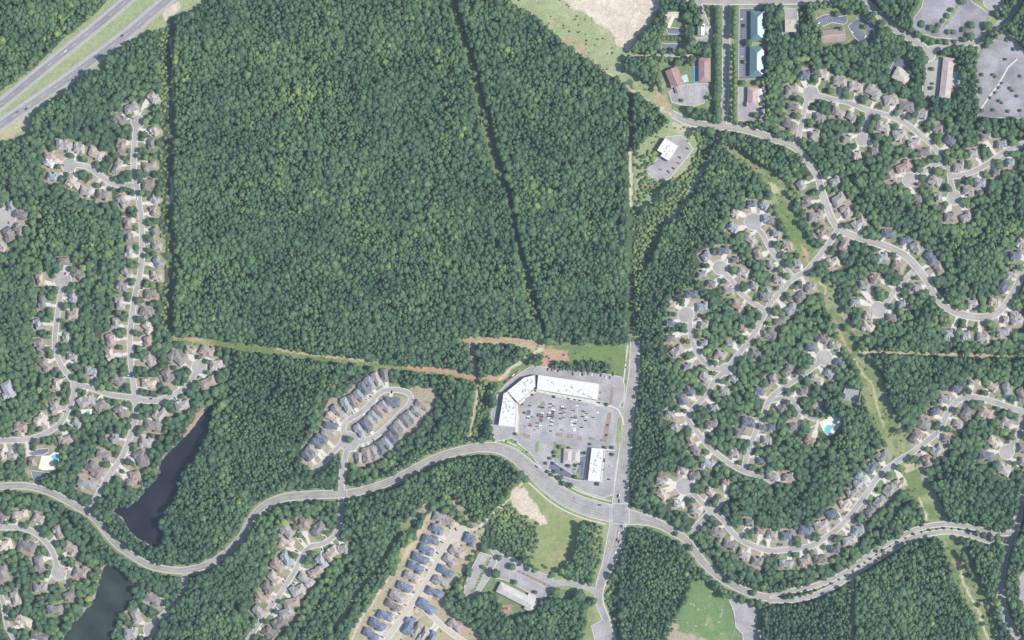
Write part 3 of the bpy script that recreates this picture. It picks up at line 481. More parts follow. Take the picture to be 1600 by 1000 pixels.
for dx_, dy_ in ((1091, 921), (1110, 924), (1109, 932), (1080, 943), (1084, 945), (1091, 952), (1102, 950), (1113, 959), (1128, 953), (1128, 959), (1126, 963), (1075, 965), (1074, 973), (1085, 971), (1087, 978), (1103, 976), (1123, 972), (1109, 983), (1115, 985), (1127, 990), (1084, 984)):
    blend((np.hypot(K.gx - dx_, K.gy - dy_) < 1.3).astype(float), (0.34, 0.36, 0.26), .6); polyblend(L('1050,960 1058,955 1060,985 1075,990 1110,1000 1108,1010 1045,1005 1040,990'), 'mulch', .8)
polyblend(L('1272,992 1285,988 1296,996 1298,1010 1270,1010'), 'red')
polyblend(CLEAR[12], 'soil', .75); dd = K.line(L('716,832 702,842 687,870 670,905 650,934 632,960 612,988 597,1015'), 34); blend(np.clip((24 - dd) / 8, 0, 1) * (n1 > -.3), PAL['pale'], .75); blend(K.poly(CLEAR[12]) * np.clip(n1 * 2, 0, 1), PAL['verge'], 0.6)
for q_ in ('737,868 748,852 757,828 745,824 735,838 725,870', '700,950 720,935 742,960 755,1000 725,985'): polyblend(L(q_), 'soil', .6)
polyblend(CLEAR[13], 'mulch', .2); polyblend(CLEAR[14], 'lawn', .6); polyblend(L('783,945 800,945 801,957 786,960'), 'red', .8)
polyblend(CLEAR[15], 'field', .8)
polyblend(L('848,546 888,548 889,565 865,566 858,575 846,570'), 'orange', .95); polyblend(L('890,540 980,540 978,580 955,578 955,566 890,566'), 'meadow', .9)
for q_ in ('300,160 318,152 325,180 318,192', ): pass
for q_ in ('172,168 190,158 200,160 180,180 175,190', '70,240 88,232 80,250 72,262', '48,530 60,540 75,555 62,562 50,548', '260,535 272,545 280,560 262,560', '1295,170 1310,168 1318,178 1300,182', '560,625 568,612 560,605', '1195,605 1210,610 1200,600'): polyblend(L(q_), 'mulch', .8)
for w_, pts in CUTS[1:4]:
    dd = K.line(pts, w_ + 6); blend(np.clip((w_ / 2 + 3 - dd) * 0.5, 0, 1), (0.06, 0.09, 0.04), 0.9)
band = K.line(L('698,-60 703,0 714,45 729,88 742,130 752,180 770,250 776,270 784,293'), 8); blend(np.clip(5 - band, 0, 1), PAL['meadow'], .9)
for q_ in ('905,10 945,25 960,45 958,50 930,35', '985,10 1000,20 990,50 982,30', '930,0 970,0 965,12 935,8'): blend(K.poly(L(q_)).astype(float), (0.50, 0.43, 0.36), .5)
for q_ in ('958,30 958,52', '972,42 966,50', '1000,8 985,30 975,60', '940,5 950,18 970,25'): dd = K.line(L(q_ if ' ' in q_ else q_), 3); blend(np.clip(1.5 - dd, 0, 1), PAL['orange'], .5)
# pond banks
pb = K.line(UPPER_POND + UPPER_POND[:1], 8); blend(np.clip(1.6 - pb / 3.2, 0, 1) * (n2_ > -0.45), PAL['tan'], 0.6)
pb = K.line(LOWER_POND + LOWER_POND[:1], 8); blend(np.clip(1.6 - pb / 3.0, 0, 1) * (n2_ > -0.35), PAL['tan'], 0.7)
polyblend(L('296,652 312,637 328,630 338,632 330,640 318,650 309,664 298,676 284,682 270,684 276,670 288,662'), 'red', .85)
polyblend(L('140,935 150,925 155,935 130,965 108,990 98,1010 92,1005 104,975'), 'mulch', .7)
for w_, ck, pts in PATHS:
    dd = K.line(pts, w_ + 3); blend(np.clip((w_ / 2 + 0.6 - dd) * 0.8, 0, 1), PAL[ck], 0.92)
# verge of the big roads
vg = (kr < 7) & (kr > 0) & (kd > 16) & ~kw; blend(vg.astype(np.float32), PAL['verge'], 0.5)
col *= (1 + 0.10 * noise2(K.shape, 1.2, 1, 20) + 0.08 * noise2(K.shape, 3, 1, 21))[..., None]
col = np.clip(col, 0.01, 0.9)
ny, nx = K.shape
co = np.zeros((ny * nx, 3), np.float32); co[:, 0] = K.gx.ravel() - 800; co[:, 1] = 500 - K.gy.ravel(); co[:, 2] = 0
idx = (np.arange(ny - 1)[:, None] * nx + np.arange(nx - 1)[None]).ravel()
quads = np.stack([idx + nx, idx + nx + 1, idx + 1, idx], 1).astype(np.int32)
def np_mesh(name, co, quads):
    me = bpy.data.meshes.new(name); me.vertices.add(len(co)); me.vertices.foreach_set('co', co.ravel())
    me.loops.add(quads.size); me.loops.foreach_set('vertex_index', quads.ravel()); me.polygons.add(len(quads))
    me.polygons.foreach_set('loop_start', np.arange(len(quads), dtype=np.int32) * quads.shape[1]); me.update(calc_edges=True); return me
gm = np_mesh('ground', co, quads)
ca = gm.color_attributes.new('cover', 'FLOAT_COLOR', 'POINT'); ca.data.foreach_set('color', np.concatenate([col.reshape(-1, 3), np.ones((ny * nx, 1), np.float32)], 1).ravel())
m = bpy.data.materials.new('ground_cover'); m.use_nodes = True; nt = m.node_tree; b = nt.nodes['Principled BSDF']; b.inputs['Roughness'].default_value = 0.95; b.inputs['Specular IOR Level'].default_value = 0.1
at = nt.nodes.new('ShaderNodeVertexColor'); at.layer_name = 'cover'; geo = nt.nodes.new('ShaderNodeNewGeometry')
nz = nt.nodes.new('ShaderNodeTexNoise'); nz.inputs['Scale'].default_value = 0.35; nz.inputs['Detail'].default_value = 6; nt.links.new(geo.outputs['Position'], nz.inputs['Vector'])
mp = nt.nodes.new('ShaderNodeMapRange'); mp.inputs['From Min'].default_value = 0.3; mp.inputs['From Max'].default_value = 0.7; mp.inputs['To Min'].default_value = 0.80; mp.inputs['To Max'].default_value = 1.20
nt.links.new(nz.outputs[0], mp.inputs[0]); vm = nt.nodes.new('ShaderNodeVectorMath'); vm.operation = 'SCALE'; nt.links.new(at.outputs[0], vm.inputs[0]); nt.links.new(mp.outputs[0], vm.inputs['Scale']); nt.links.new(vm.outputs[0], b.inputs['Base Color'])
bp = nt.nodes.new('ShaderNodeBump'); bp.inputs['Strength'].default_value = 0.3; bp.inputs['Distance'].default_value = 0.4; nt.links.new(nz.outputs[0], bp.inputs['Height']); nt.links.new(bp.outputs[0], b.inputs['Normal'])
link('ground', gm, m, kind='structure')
far_m = mat('far_ground', (0.05, 0.085, 0.045), var=0.3, scale=0.05)
mb = MB(); mb.box(0, 0, -1.5, 16000, 16000, 1.0); link('terrain', mb.mesh(), far_m, kind='structure')
# ponds
for pts, mm in ((UPPER_POND, 'water_upper'), (LOWER_POND, 'water_lower')):
    mb = MB(); mb.prism(W2(ragged(pts, 4, 1.0)), -0.4, 0.12); link('water', mb.mesh(), M[mm], kind='structure')

# ---------------------------------------------------------------- roads
Zk, Zr, Zm = 0.06, 0.26, 0.62
def disc(mb, p, r, z, n=28):
    c = P(*p); mb.cap([(c.x + r * math.cos(2 * math.pi * i / n), c.y + r * math.sin(2 * math.pi * i / n)) for i in range(n)], z)
def road(name, pts, w, matname, kerb=0.9, bulbs=(0, 0), kerbmat='concrete', center=None, lanes=()):
    global Zk, Zr
    Zk += 0.003; Zr += 0.006
    mb = MB(); strip(mb, pts, w, Zr)
    for b_, e in zip(bulbs, (pts[0], pts[-1])):
        if b_: disc(mb, e, b_, Zr + 0.002)
    o = link(name, mb.mesh(), M[matname], kind='structure')
    if kerb:
        kb = MB(); strip(kb, pts, [q + 2 * kerb for q in w] if isinstance(w, list) else w + 2 * kerb, Zk)
        for b_, e in zip(bulbs, (pts[0], pts[-1])):
            if b_: disc(kb, e, b_ + kerb, Zk + 0.0015)
        link('kerb', kb.mesh(), M[kerbmat], parent=o)
    for off, ww, mm, dash in lanes:
        lm = MB()
        if isinstance(off, (int, float)): strip(lm, pts, ww, Zr + 0.05, off=off, dash=dash)
        link('lane_marking', lm.mesh(), M[mm], parent=o)
    return o
for s in streets:
    kd_ = s['kind']; nm = 'road' if kd_ == 'c' else 'street'
    if s['name'] in ('tree-lined avenue', 'upper carriageway', 'lower carriageway', 'shaded eastern road'): nm = 'road'
    road(nm, s['pts'], s['w'], 'new_concrete' if kd_ == 'n' else 'street', 1.3 if kd_ != 'c' else 1.5, s['bulbs'], lanes=[(0, 0.35, 'yellow_paint', None)] if s['name'] == 'curving collector road' else ())
for i, h in enumerate(hw):
    sh = 20.5 if i == 0 else 19.0
    road('highway', h, sh, 'shoulder', 0)
    road('carriageway', h, sh * 0.56, 'asphalt', 0, lanes=[(0, 0.35, 'white_paint', (1, 3)), (sh * 0.27, 0.3, 'white_paint', None), (-sh * 0.27, 0.3, 'yellow_paint', None)])
road('parkway', pk, [q * .93 for q in pkw], 'street', 1.1)
road('main_road', mr_, mrw, 'street', 1.6)
road('school_drive', sr, 8, 'street', 0.6)
mk = lambda pts, w, z: (lambda lm: (strip(lm, pts, w, z), link('lane_surface', lm.mesh(), M['lane_worn'], kind='structure')))(MB())
mk(pk, [q * .66 for q in pkw], Zr + .02); mk(mr_, [q * .7 for q in mrw], Zr + .025)
def marks(pts, off, w, mm, dash=None, z=None):
    lm = MB(); strip(lm, pts, w, (z or Zr) + 0.08, off=off, dash=dash); return link('road_marking', lm.mesh(), M[mm], kind='structure')
east = [p for p in pk if 560 < p[0] < 958]; wide = [p for p in pk if 800 < p[0] < 950]; west = [p for p in pk if p[0] < 560]
marks(west, 0, 0.22, 'yellow_paint'); marks([p for p in pk if 1000 < p[0] < 1200], 0, 0.22, 'yellow_paint')
marks([p for p in pk if 560 < p[0] < 800], 1.8, 0.22, 'yellow_paint'); marks([p for p in pk if 560 < p[0] < 800], -1.8, 0.22, 'yellow_paint')
for o_ in (2.2, -2.2): marks(wide, o_, 0.25, 'yellow_paint')
for o_ in (6, -6, 9.6, -9.6): marks(wide, o_, 0.2, 'white_paint', (1, 2))
mt_ = [p for p in mr_ if 536 < p[1] < 790]; mbm = [p for p in mr_ if 822 < p[1] < 885]
marks(mt_, 1.4, 0.22, 'yellow_paint'); marks(mt_, -1.8, 0.22, 'yellow_paint'); marks(mt_, 4.6, 0.2, 'white_paint', (1, 2)); marks(mt_, -5, 0.2, 'white_paint', (1, 2))
for o_, m_, ds in ((-1, 'yellow_paint', None), (-2, 'yellow_paint', None), (4, 'white_paint', (1, 2)), (-6.5, 'white_paint', (1, 2)), (7.5, 'white_paint', None)): marks(mbm, o_, 0.35, m_, ds)
for a_, b_ in (((953, 789), (953, 815)), ((956, 789), (956, 815)), ((983, 790), (983, 818)), ((957, 818), (980, 820)), ((957, 787), (981, 787)), ((541, 764), (543, 778)), ((527, 781), (541, 780))):
    marks([a_, ((a_[0]+b_[0])/2, (a_[1]+b_[1])/2), b_], 0, 0.6, 'white_paint')

# ---------------------------------------------------------------- car parks
Zl = 0.42
lots = {}
for nm, mm, pts in LOTS:
    Zl += 0.006
    mb = MB(); mb.prism(W2(pts), -0.05, Zl); o = link('car_park', mb.mesh(), M[mm], kind='structure'); lots[nm] = (o, Zl)
    kb = MB(); strip(kb, pts + pts[:1], 1.0, Zl + 0.02); link('kerb', kb.mesh(), M['concrete'], parent=o)
def stalls(lot, a, b, depth, both=False, pitch=2.8, lw=0.20):
    """bay lines along a->b (pixels), reaching depth metres to the left side of it"""
    o, z = lots[lot]; A, B = P(*a), P(*b); t = (B - A).normalized(); n = Vector((-t.y, t.x, 0)); mb = MB()
    k = int((B - A).length / pitch)
    for i in range(k + 1):
        c = A + t * pitch * i; e = c + n * depth; s_ = c - n * (depth if both else 0); w_ = t * lw / 2
        mb.add([(s_ - w_)[:2] + (z + .04,), (s_ + w_)[:2] + (z + .04,), (e + w_)[:2] + (z + .04,), (e - w_)[:2] + (z + .04,)], [(3, 2, 1, 0) if n.dot(Vector((0, 1, 0))) * 0 else (0, 1, 2, 3)])
    if both: strip(mb, [a, b], lw, z + .045)
    link('bay_marking', mb.mesh(), M['white_paint'], parent=o)
MALLROWS = [((831, 633), (825, 672)), ((846, 635), (840, 678)), ((863, 630), (857, 676)), ((881, 634), (875, 674)), ((899, 632), (894, 676)), ((915, 636), (910, 680)), ((931, 640), (926, 684))]
for a, b in MALLROWS: stalls('mall', a, b, 5.2, True)
stalls('mall', (862, 582), (920, 588), -5); stalls('mall', (940, 700), (936, 750), 5); stalls('mall', (953, 702), (948, 750), -5); stalls('bank', (876, 727), (896, 740), 5); stalls('bank', (904, 716), (902, 745), 5); stalls('bank', (918, 716), (913, 748), -4)
stalls('green-roofed blocks', (1155, 15), (1155, 62), 5.5); stalls('green-roofed blocks', (1163, 15), (1163, 62), -5); stalls('green-roofed blocks', (1155, 76), (1154, 120), 5.5); stalls('green-roofed blocks', (1162, 76), (1161, 120), -5)
stalls('pale-striped clubhouse', (1276, 33), (1300, 23), -5); stalls('pale-striped clubhouse', (1280, 42), (1298, 35), 5); stalls('pale-striped clubhouse', (1300, 35), (1318, 37), 5); stalls('clubhouse east side', (1346, 29), (1363, 46), -5); stalls('clubhouse east side', (1337, 42), (1350, 58), 5)
stalls('hedge', (1035, 69), (1064, 69), -4.5); stalls('hedge', (1035, 79), (1064, 79), 4.5); stalls('crescent building', (1043, 53), (1060, 54), 4.5)
stalls('blue-covered pool', (1066, 138), (1066, 158), -5); stalls('blue-covered pool', (1078, 136), (1078, 160), 5, True); stalls('blue-covered pool', (1091, 136), (1091, 160), 5, True); stalls('blue-covered pool', (1102, 138), (1101, 158), 4)
stalls('school west', (752, 868), (733, 920), 5); stalls('school west', (765, 872), (742, 922), 5, True); stalls('school', (800, 886), (856, 916), 5, True); stalls('school', (804, 877), (852, 900), -5); stalls('school', (790, 900), (836, 922), 5)
stalls('white store', (1078, 240), (1050, 272), 5, False); stalls('white store', (1050, 226), (1062, 232), 4)
stalls('west club north', (50, 711), (66, 710), 4.5); stalls('west club south', (50, 738), (76, 740), -4.5)
for k in range(5): stalls('curved north', (1445 + k * 14, 12), (1436 + k * 15, 48), 5, True, 2.8, 0.09)
for k in range(6): stalls('big eastern', (1533 + 4 * k, 100 + 13 * k), (1590 + 4 * k, 88 + 14 * k), 5, True, 2.8, 0.09)
def patch(name, pts, mm, z, h=0.12, parent=None, kind='structure'):
    mb = MB(); mb.prism(W2(pts), z - 0.1, z + h); return link(name, mb.mesh(), M[mm], parent=parent, kind=None if parent else kind)
ZI = 0.62
for q_, mm in (('950,645 956,645 952,668 948,686 943,686 945,668', 'mulch'), ('955,604 959,606 956,634 952,634', 'mulch'), ('869,676 879,677 878,683 868,681', 'mulch'), ('887,678 896,679 895,685 886,684', 'mulch'), ('903,681 910,682 909,688 902,687', 'mulch'), ('817,677 828,679 828,685 819,684', 'mulch'),
    ('920,683 930,685 929,688 920,686', 'grass_patch'), ('938,686 948,687 947,690 938,689', 'grass_patch'), ('871,695 880,695 890,698 880,702 876,718 868,714', 'grass_patch'), ('862,712 866,692 870,690 868,706 862,718', 'grass_patch'), ('843,635 850,627 853,632 846,640', 'grass_patch'), ('838,690 843,690 841,705 836,706', 'grass_patch'),
    ('893,735 905,740 908,748 898,746', 'grass_patch'), ('966,654 972,652 970,685 966,700 963,690', 'grass_patch'), ('763,871 767,872 742,924 737,928 735,924 740,918', 'grass_patch'), ('809,890 860,914 859,918 807,893', 'mulch'),
    ('1343,36 1348,33 1356,52 1352,54 1341,42', 'grass_patch'), ('1324,24 1344,23 1332,36 1325,35', 'grass_patch'), ('1165,66 1195,64 1195,73 1166,73', 'grass_patch'), ('1102,143 1110,143 1109,149 1103,149', 'grass_patch'), ('1102,157 1109,157 1109,165 1102,166', 'grass_patch'),
    ('1430,49 1447,52 1447,54 1430,52', 'grass_patch'), ('1475,40 1497,3 1502,3 1482,38', 'grass_patch'), ('1531,60 1540,62 1533,85 1530,90', 'grass_patch'), ('1550,55 1565,47 1569,52 1556,62', 'grass_patch'), ('1528,43 1552,20 1556,40 1536,48', 'grass_patch')):
    patch('planting_bed', L(q_), mm, ZI); ZI += 0.004
wk = MB(); strip(wk, L('1590,92 1575,105 1560,132 1545,152 1533,170'), 2.6, 0.9); link('walkway', wk.mesh(), M['concrete'], kind='structure')
wk = MB(); strip(wk, L('806,632 816,622 840,610 870,618 905,625 935,630'), 4.5, 0.83); strip(wk, L('806,632 809,650 807,678'), 5.0, 0.84); link('walkway', wk.mesh(), M['concrete'], kind='structure')
wk = MB(); strip(wk, L('920,702 913,750'), 1.5, 0.82); strip(wk, L('945,702 939,754'), 2.5, 0.82); strip(wk, L('975,664 972,652 966,640 955,634 930,633'), 2.2, 0.81); strip(wk, L('944,702 962,704'), 1.6, .81); strip(wk, L('1280,659 1275,664 1266,668'), 1.5, .3); link('walkway', wk.mesh(), M['concrete'], kind='structure')
wk = MB(); strip(wk, L('962,700 958,740 955,775'), 1.6, 0.13); strip(wk, L('991,540 985,590 978,640 972,690 965,740'), 1.8, 0.12, off=-10); link('pavement', wk.mesh(), M['concrete'], kind='structure')
for k, (o_, a_, b_) in enumerate(((14, 600, 800), (18.5, 800, 950), (-18.5, 810, 950))):
    wk = MB(); strip(wk, [p for p in pk if a_ <= p[0] <= b_], 1.6, 0.13 + .002 * k, off=o_); link('pavement', wk.mesh(), M['concrete'], kind='structure')
# driveways
dz = 0.10; DRIVES = {}
for i, ((hx, hy, ang, l, w, c_), (si, k, dist)) in enumerate(zip(HOUSES, front)):
    if dist > 46 or dist < 6: continue
    p = streets[si]['pts'][k]; r_ = random.Random(i); dx, dy = p[0] - hx, p[1] - hy; q = math.hypot(dx, dy); nxx, nyy = -dy / q, dx / q; s_ = r_.choice((-1, 1)) * min(l, w) * 0.36
    a = (hx + nxx * s_ + dx / q * 3, hy + nyy * s_ + dy / q * 3); bq = (p[0] + nxx * s_ * 0.7, p[1] + nyy * s_ * 0.7); mid = ((a[0] + bq[0]) / 2 + nxx * r_.uniform(-1, 1.5), (a[1] + bq[1]) / 2 + nyy * r_.uniform(-1, 1.5))
    new = streets[si]['kind'] == 'n'; terr = TH <= i < TH + 35
    pts = smooth_line([a, mid, bq], 3); n = len(pts); wd = [8.5 if t < n * 0.4 else 4.6 for t in range(n)]
    if terr: wd = [5.5] * n
    mb = MB(); dz += 0.0003; strip(mb, pts, wd, dz)
    link('driveway', mb.mesh(), M['concrete'], kind='structure'); q2 = pts[len(pts) * 3 // 5]; DRIVES[i] = (q2[0], q2[1], math.degrees(math.atan2(bq[1] - a[1], bq[0] - a[0])), dz)
# ---------------------------------------------------------------- houses
ROOF = dict(g=(0.275, 0.255, 0.235), b=(0.27, 0.215, 0.185), d=(0.175, 0.160, 0.150), t=(0.36, 0.315, 0.265), s=(0.115, 0.13, 0.16), u=(0.24, 0.252, 0.262), w=(0.42, 0.40, 0.38))
RNAME = dict(g='grey', b='brown', d='dark grey', t='tan', s='slate blue', u='pale blue-grey', w='whitish')
def hip(mb, cx, cy, l, w, z, pitch=0.6, hipped=True, over=0.45, m=0):
    sw = l < w
    if sw: l, w = w, l
    l += 2 * over; w += 2 * over; h = w / 2 * pitch; z -= 0.1; r = (l / 2 - w / 2 * 0.95) if hipped else l / 2
    v = [(-l/2, -w/2, z), (l/2, -w/2, z), (l/2, w/2, z), (-l/2, w/2, z), (-r, 0, z + h), (r, 0, z + h)]
    if sw: v = [(-y, x, q) for x, y, q in v]
    return mb.add([(x + cx, y + cy, q) for x, y, q in v], [(0, 1, 5, 4), (2, 3, 4, 5), (1, 2, 5), (3, 0, 4), (3, 2, 1, 0)], m)
def house_template(seed, narrow=False):
    r = random.Random(seed); wall, roof, ch = MB(), MB(), MB()
    if narrow: blocks = [(0, 0, 17.4, 8.6, 6.2, True), (r.uniform(-5, -3), r.choice((-1, 1)) * 1.5, 5.5, 9.5, 5.6, True), (r.uniform(3, 6), r.choice((-1, 1)) * 1.2, 4.5, 8.8, 5.2, False)]
    else:
        blocks = [(r.uniform(-1, 1), r.uniform(-0.8, 0.8), r.uniform(12.5, 15), r.uniform(8, 9.5), 6.2, True)]
        sx = r.choice((-1, 1)); sy = r.choice((-1, 1))
        blocks += [(sx * 5.2, sy * 2.0, 6.8, 9.8, 5.4, r.random() < .7), (-sx * r.uniform(3, 5), -sy * r.uniform(2.5, 3.5), r.uniform(4.5, 6), 7, 5.8, r.random() < .5), (-sx * 6.2, sy * r.uniform(1, 2.6), 5, 6.2, 3.6, True)]
        if r.random() < .6: blocks.append((r.uniform(-2, 2), sy * 4.8, 3.4, 4.2, 5.9, False))
    for cx, cy, l, w, h, hp in blocks:
        wall.box(cx, cy, 0, l, w, h); hip(roof, cx, cy, l, w, h + r.uniform(-.04, .04), r.uniform(0.72, 0.95), hp)
    ch.box(blocks[0][0] + r.uniform(2, 4) * r.choice((-1, 1)), r.uniform(-2.5, 2.5), 6, 1.0, 1.3, 4.9)
    vents = MB()
    vents.box(r.uniform(-5, 5), r.uniform(-1.5, 1.5), 7.6, 0.6, 0.6, 2.4)
    return wall.mesh('house_wall'), roof.mesh('house_roof'), ch.mesh('house_chimney'), vents.mesh('house_vent'), (wall, roof)
TPL = [house_template(s) for s in range(14)]; NAR = [house_template(50 + s, True) for s in range(5)]
for t in TPL + NAR: t[0].materials.append(M['wall']); t[1].materials.append(M['roof']); t[2].materials.append(M['brick']); t[3].materials.append(M['unit'])
_U = 'first second third fourth fifth sixth seventh eighth ninth tenth eleventh twelfth thirteenth fourteenth fifteenth sixteenth seventeenth eighteenth nineteenth'.split()
ORD = _U + [t if k == 0 else tc + '-' + _U[k - 1] for t, tc in (('twentieth', 'twenty'), ('thirtieth', 'thirty'), ('fortieth', 'forty'), ('fiftieth', 'fifty'), ('sixtieth', 'sixty'), ('seventieth', 'seventy')) for k in range(10)]
def compass(dx, dy): return ('east' if dx > 0 else 'west') if abs(dx) > abs(dy) else ('south' if dy > 0 else 'north')
rank = {}; info = []
for i, ((hx, hy, ang, l, w, c_), (si, k, dist)) in enumerate(zip(HOUSES, front)):
    s = streets[si]; p = s['pts'][k]; a, b = s['pts'][max(0, k - 3)], s['pts'][min(len(s['pts']) - 1, k + 3)]
    cr = (b[0] - a[0]) * (hy - p[1]) - (b[1] - a[1]) * (hx - p[0]); q0, q1 = s['pts'][0], s['pts'][-1]; tx, ty = q1[0] - q0[0], q1[1] - q0[1]
    side = compass(-ty, tx) if cr > 0 else compass(ty, -tx)
    ln = (hx - a[0]) * (b[0] - a[0]) + (hy - a[1]) * (b[1] - a[1])
    rank.setdefault((si, cr > 0), []).append((k + ln * 1e-5, i)); info.append((si, cr > 0, side, compass(-tx, -ty)))
order = {}
for key, v in rank.items():
    for n, (_, i) in enumerate(sorted(v)): order[i] = n
area = sorted(range(len(HOUSES)), key=lambda i: -HOUSES[i][3] * HOUSES[i][4] * (0.3 if not (0 <= HOUSES[i][0] <= 1600 and 0 <= HOUSES[i][1] <= 1000) else 1))
keep = set(area[:300])
print('HOUSES', len(HOUSES))
rest = MB(); rest_mats = [M['wall']]; rk = {}
for i, (hx, hy, ang, l, w, c_) in enumerate(HOUSES):
    r = random.Random(900 + i); nar = TH <= i < TH + 35
    t = r.choice(NAR if nar else TPL); sx, sy = (l / 16, w / 9.0) if nar else (l / 15.8, w / 12.4)
    if not nar and r.random() < .5: sx = -sx
    base = np.array((0.125, 0.150, 0.205) if c_ == 's' and streets[front[i][0]]['kind'] == 'n' else ROOF[c_]) * r.uniform(0.86, 1.14) * np.array([r.uniform(.96, 1.04), 1, r.uniform(.96, 1.05)])
    if i in keep:
        si, _, side, end = info[i]; st = streets[si]['name']
        lab = f"{RNAME[c_]}-roofed house, {ORD[order[i]]} from the {end}, {side} side of {st}"
        if len(lab.split()) > 16: lab = lab.replace(' house,', ',').replace('-roofed', ' house').replace('from the', 'from')
        e = empty('house', P(hx, hy, 0), R(-ang), label=lab, cat='house', group='houses of the ' + st)
        e.scale = (sx, sy, 1.0)
        wl = link('wall', t[0], parent=e); wl.color = tuple(np.array(r.choice(((0.45, 0.38, 0.30), (0.35, 0.22, 0.17), (0.55, 0.52, 0.47), (0.5, 0.42, 0.34))))) + (1,)
        rf = link('roof', t[1], parent=e); rf.color = tuple(base) + (1,)
        link('chimney', t[2], parent=rf)
        if i % 3 == 0:
            db = MB(); db.box(random.Random(i).choice((-1, 1)) * 4, random.Random(i + 1).choice((-1, 1)) * 7.6, 0.2, 5.0, 3.2, 0.35); link('deck', db.mesh(), M['wood'], e)
        if l > 17: vo = link('vent', t[3], parent=rf)
    else:
        ca_, sa_ = math.cos(R(-ang)), math.sin(R(-ang)); c0 = P(hx, hy)
        if c_ not in rk:
            rk[c_] = len(rest_mats); rest_mats.append(mat('shingle_' + RNAME[c_].replace(' ', '_'), ROOF[c_], var=0.13, scale=0.9))
        for src, mi in ((t[4][0], 0), (t[4][1], rk[c_])):
            vs = [(c0.x + x * sx * ca_ - y * sy * sa_, c0.y + x * sx * sa_ + y * sy * ca_, z) for x, y, z in src.v]
            rest.add(vs, [f[::-1] for f in src.f] if sx < 0 else src.f, mi)
if rest.v: tag(link('house', rest.mesh(), rest_mats), 'smallest houses half hidden among the trees of the wooded neighbourhoods', 'house', kind='stuff')

# ---------------------------------------------------------------- larger buildings
def flat_building(name, wings, h, label, cat, roofmat='membrane', units=10, wallcol=(0.45, 0.40, 0.34), seed=1, base=0.5):
    """wings: pixel polygons with a height offset"""
    e = empty(name, P(*wings[0][0][0], base), 0, label=label, cat=cat); o0 = P(*wings[0][0][0], base); r = random.Random(seed)
    for pts, dh in wings:
        q = [((x - 800) - o0.x, (500 - y) - o0.y) for x, y in pts]; H_ = h + dh
        mb = MB(); mb.prism(q, -0.3, H_); wl = link('wall', mb.mesh(), M['wall'], e); wl.color = wallcol + (1,)
        cx, cy = sum(p[0] for p in q) / len(q), sum(p[1] for p in q) / len(q)
        ins = [(cx + (x - cx) * 0.985, cy + (y - cy) * 0.985) for x, y in q]
        mb = MB(); mb.prism(ins, H_ + 0.02, H_ + 0.12); rf = link('roof', mb.mesh(), M[roofmat], e)
        mb = MB(); n = len(q)
        for i in range(n):
            a, b = q[i], q[(i + 1) % n]; c_, s_ = (a[0] + b[0]) / 2, (a[1] + b[1]) / 2; mb.box(c_, s_, H_ + 0.03 + i * .004, math.hypot(b[0] - a[0], b[1] - a[1]) + .3, 0.45, 0.8, math.atan2(b[1] - a[1], b[0] - a[0]))
        pr = link('parapet', mb.mesh(), M[roofmat], e)
        mb = MB(); aa = max(range(n), key=lambda i: math.hypot(q[(i+1) % n][0] - q[i][0], q[(i+1) % n][1] - q[i][1])); dv = Vector((q[(aa+1) % n][0] - q[aa][0], q[(aa+1) % n][1] - q[aa][1])); ln_ = dv.length; an = math.atan2(dv.y, dv.x); dn = dv.normalized(); nv = Vector((-dn.y, dn.x))
        if nv.dot(Vector((cx, cy)) - Vector(q[aa])) < 0: nv = -nv
        dep = 2 * nv.dot(Vector((cx, cy)) - Vector(q[aa]))
        for i in range(1, int(ln_ / 9)):
            c_ = Vector(q[aa]) + dn * (i * 9) + nv * dep * .5; mb.box(c_.x, c_.y, H_ + .1, .35, dep * .86, .1, an)
        if mb.v: link('roof_seam', mb.mesh(), M['unit'], rf)
        k = 0
        while k < units // len(wings):
            i = r.randrange(n); f = r.uniform(.15, .8); g = r.uniform(.1, .9); a, b = q[i], q[(i + 1) % n]
            x, y = cx + ((a[0] * g + b[0] * (1 - g)) - cx) * f, cy + ((a[1] * g + b[1] * (1 - g)) - cy) * f
            mb = MB(); s_ = r.choice((1.2, 1.6, 2.2)); mb.box(x, y, H_ + 0.1, s_ * 1.3, s_, r.uniform(0.9, 1.5), 0.1); mb.box(x, y, H_ + 1.0, s_ * .5, s_ * .5, .9); link('rooftop_unit', mb.mesh(), M['unit'], rf); k += 1
    return e
def glaze(e, a, b, z0, h, n, name='window'):
    o0 = e.location; A, B = P(*a) - Vector((o0.x, o0.y, 0)), P(*b) - Vector((o0.x, o0.y, 0)); t = (B - A) / n; an = math.atan2(t.y, t.x)
    for i in range(n):
        c_ = A + t * (i + .5); mb = MB(); mb.box(c_.x, c_.y, z0, t.length * .8, 0.25, h, an); link(name, mb.mesh(), M['glass'], e)
mall = flat_building('shopping_centre', [(L('841,586 937,600 934,625 932,624 839,608'), 1.5), (L('793,611 819,590 836,586 836.5,604 818,622 809.5,629'), 0.2), (L('787,615 792.5,612 805,628.5 807,640 805,667 779,664 784,635'), 0.9)], 8.0,
    'large bent white-roofed shopping centre at the head of its car park', 'shopping centre', units=66, seed=4)
glaze(mall, (842, 609), (930, 626.5), 0.3, 3.2, 18); glaze(mall, (807.6, 642), (806, 666), 0.3, 3.2, 5)
for q_ in ('838,609 931,626 930,629 838,612.5', '806,640 810,640 808,668 804.5,668', '810,629.5 818.5,622.5 821,625 813,632'):
    pts = L(q_); o0 = mall.location; mb = MB(); mb.prism([((x - 800) - o0.x, (500 - y) - o0.y) for x, y in pts], 4.0, 4.6); link('canopy', mb.mesh(), M['concrete'], mall)
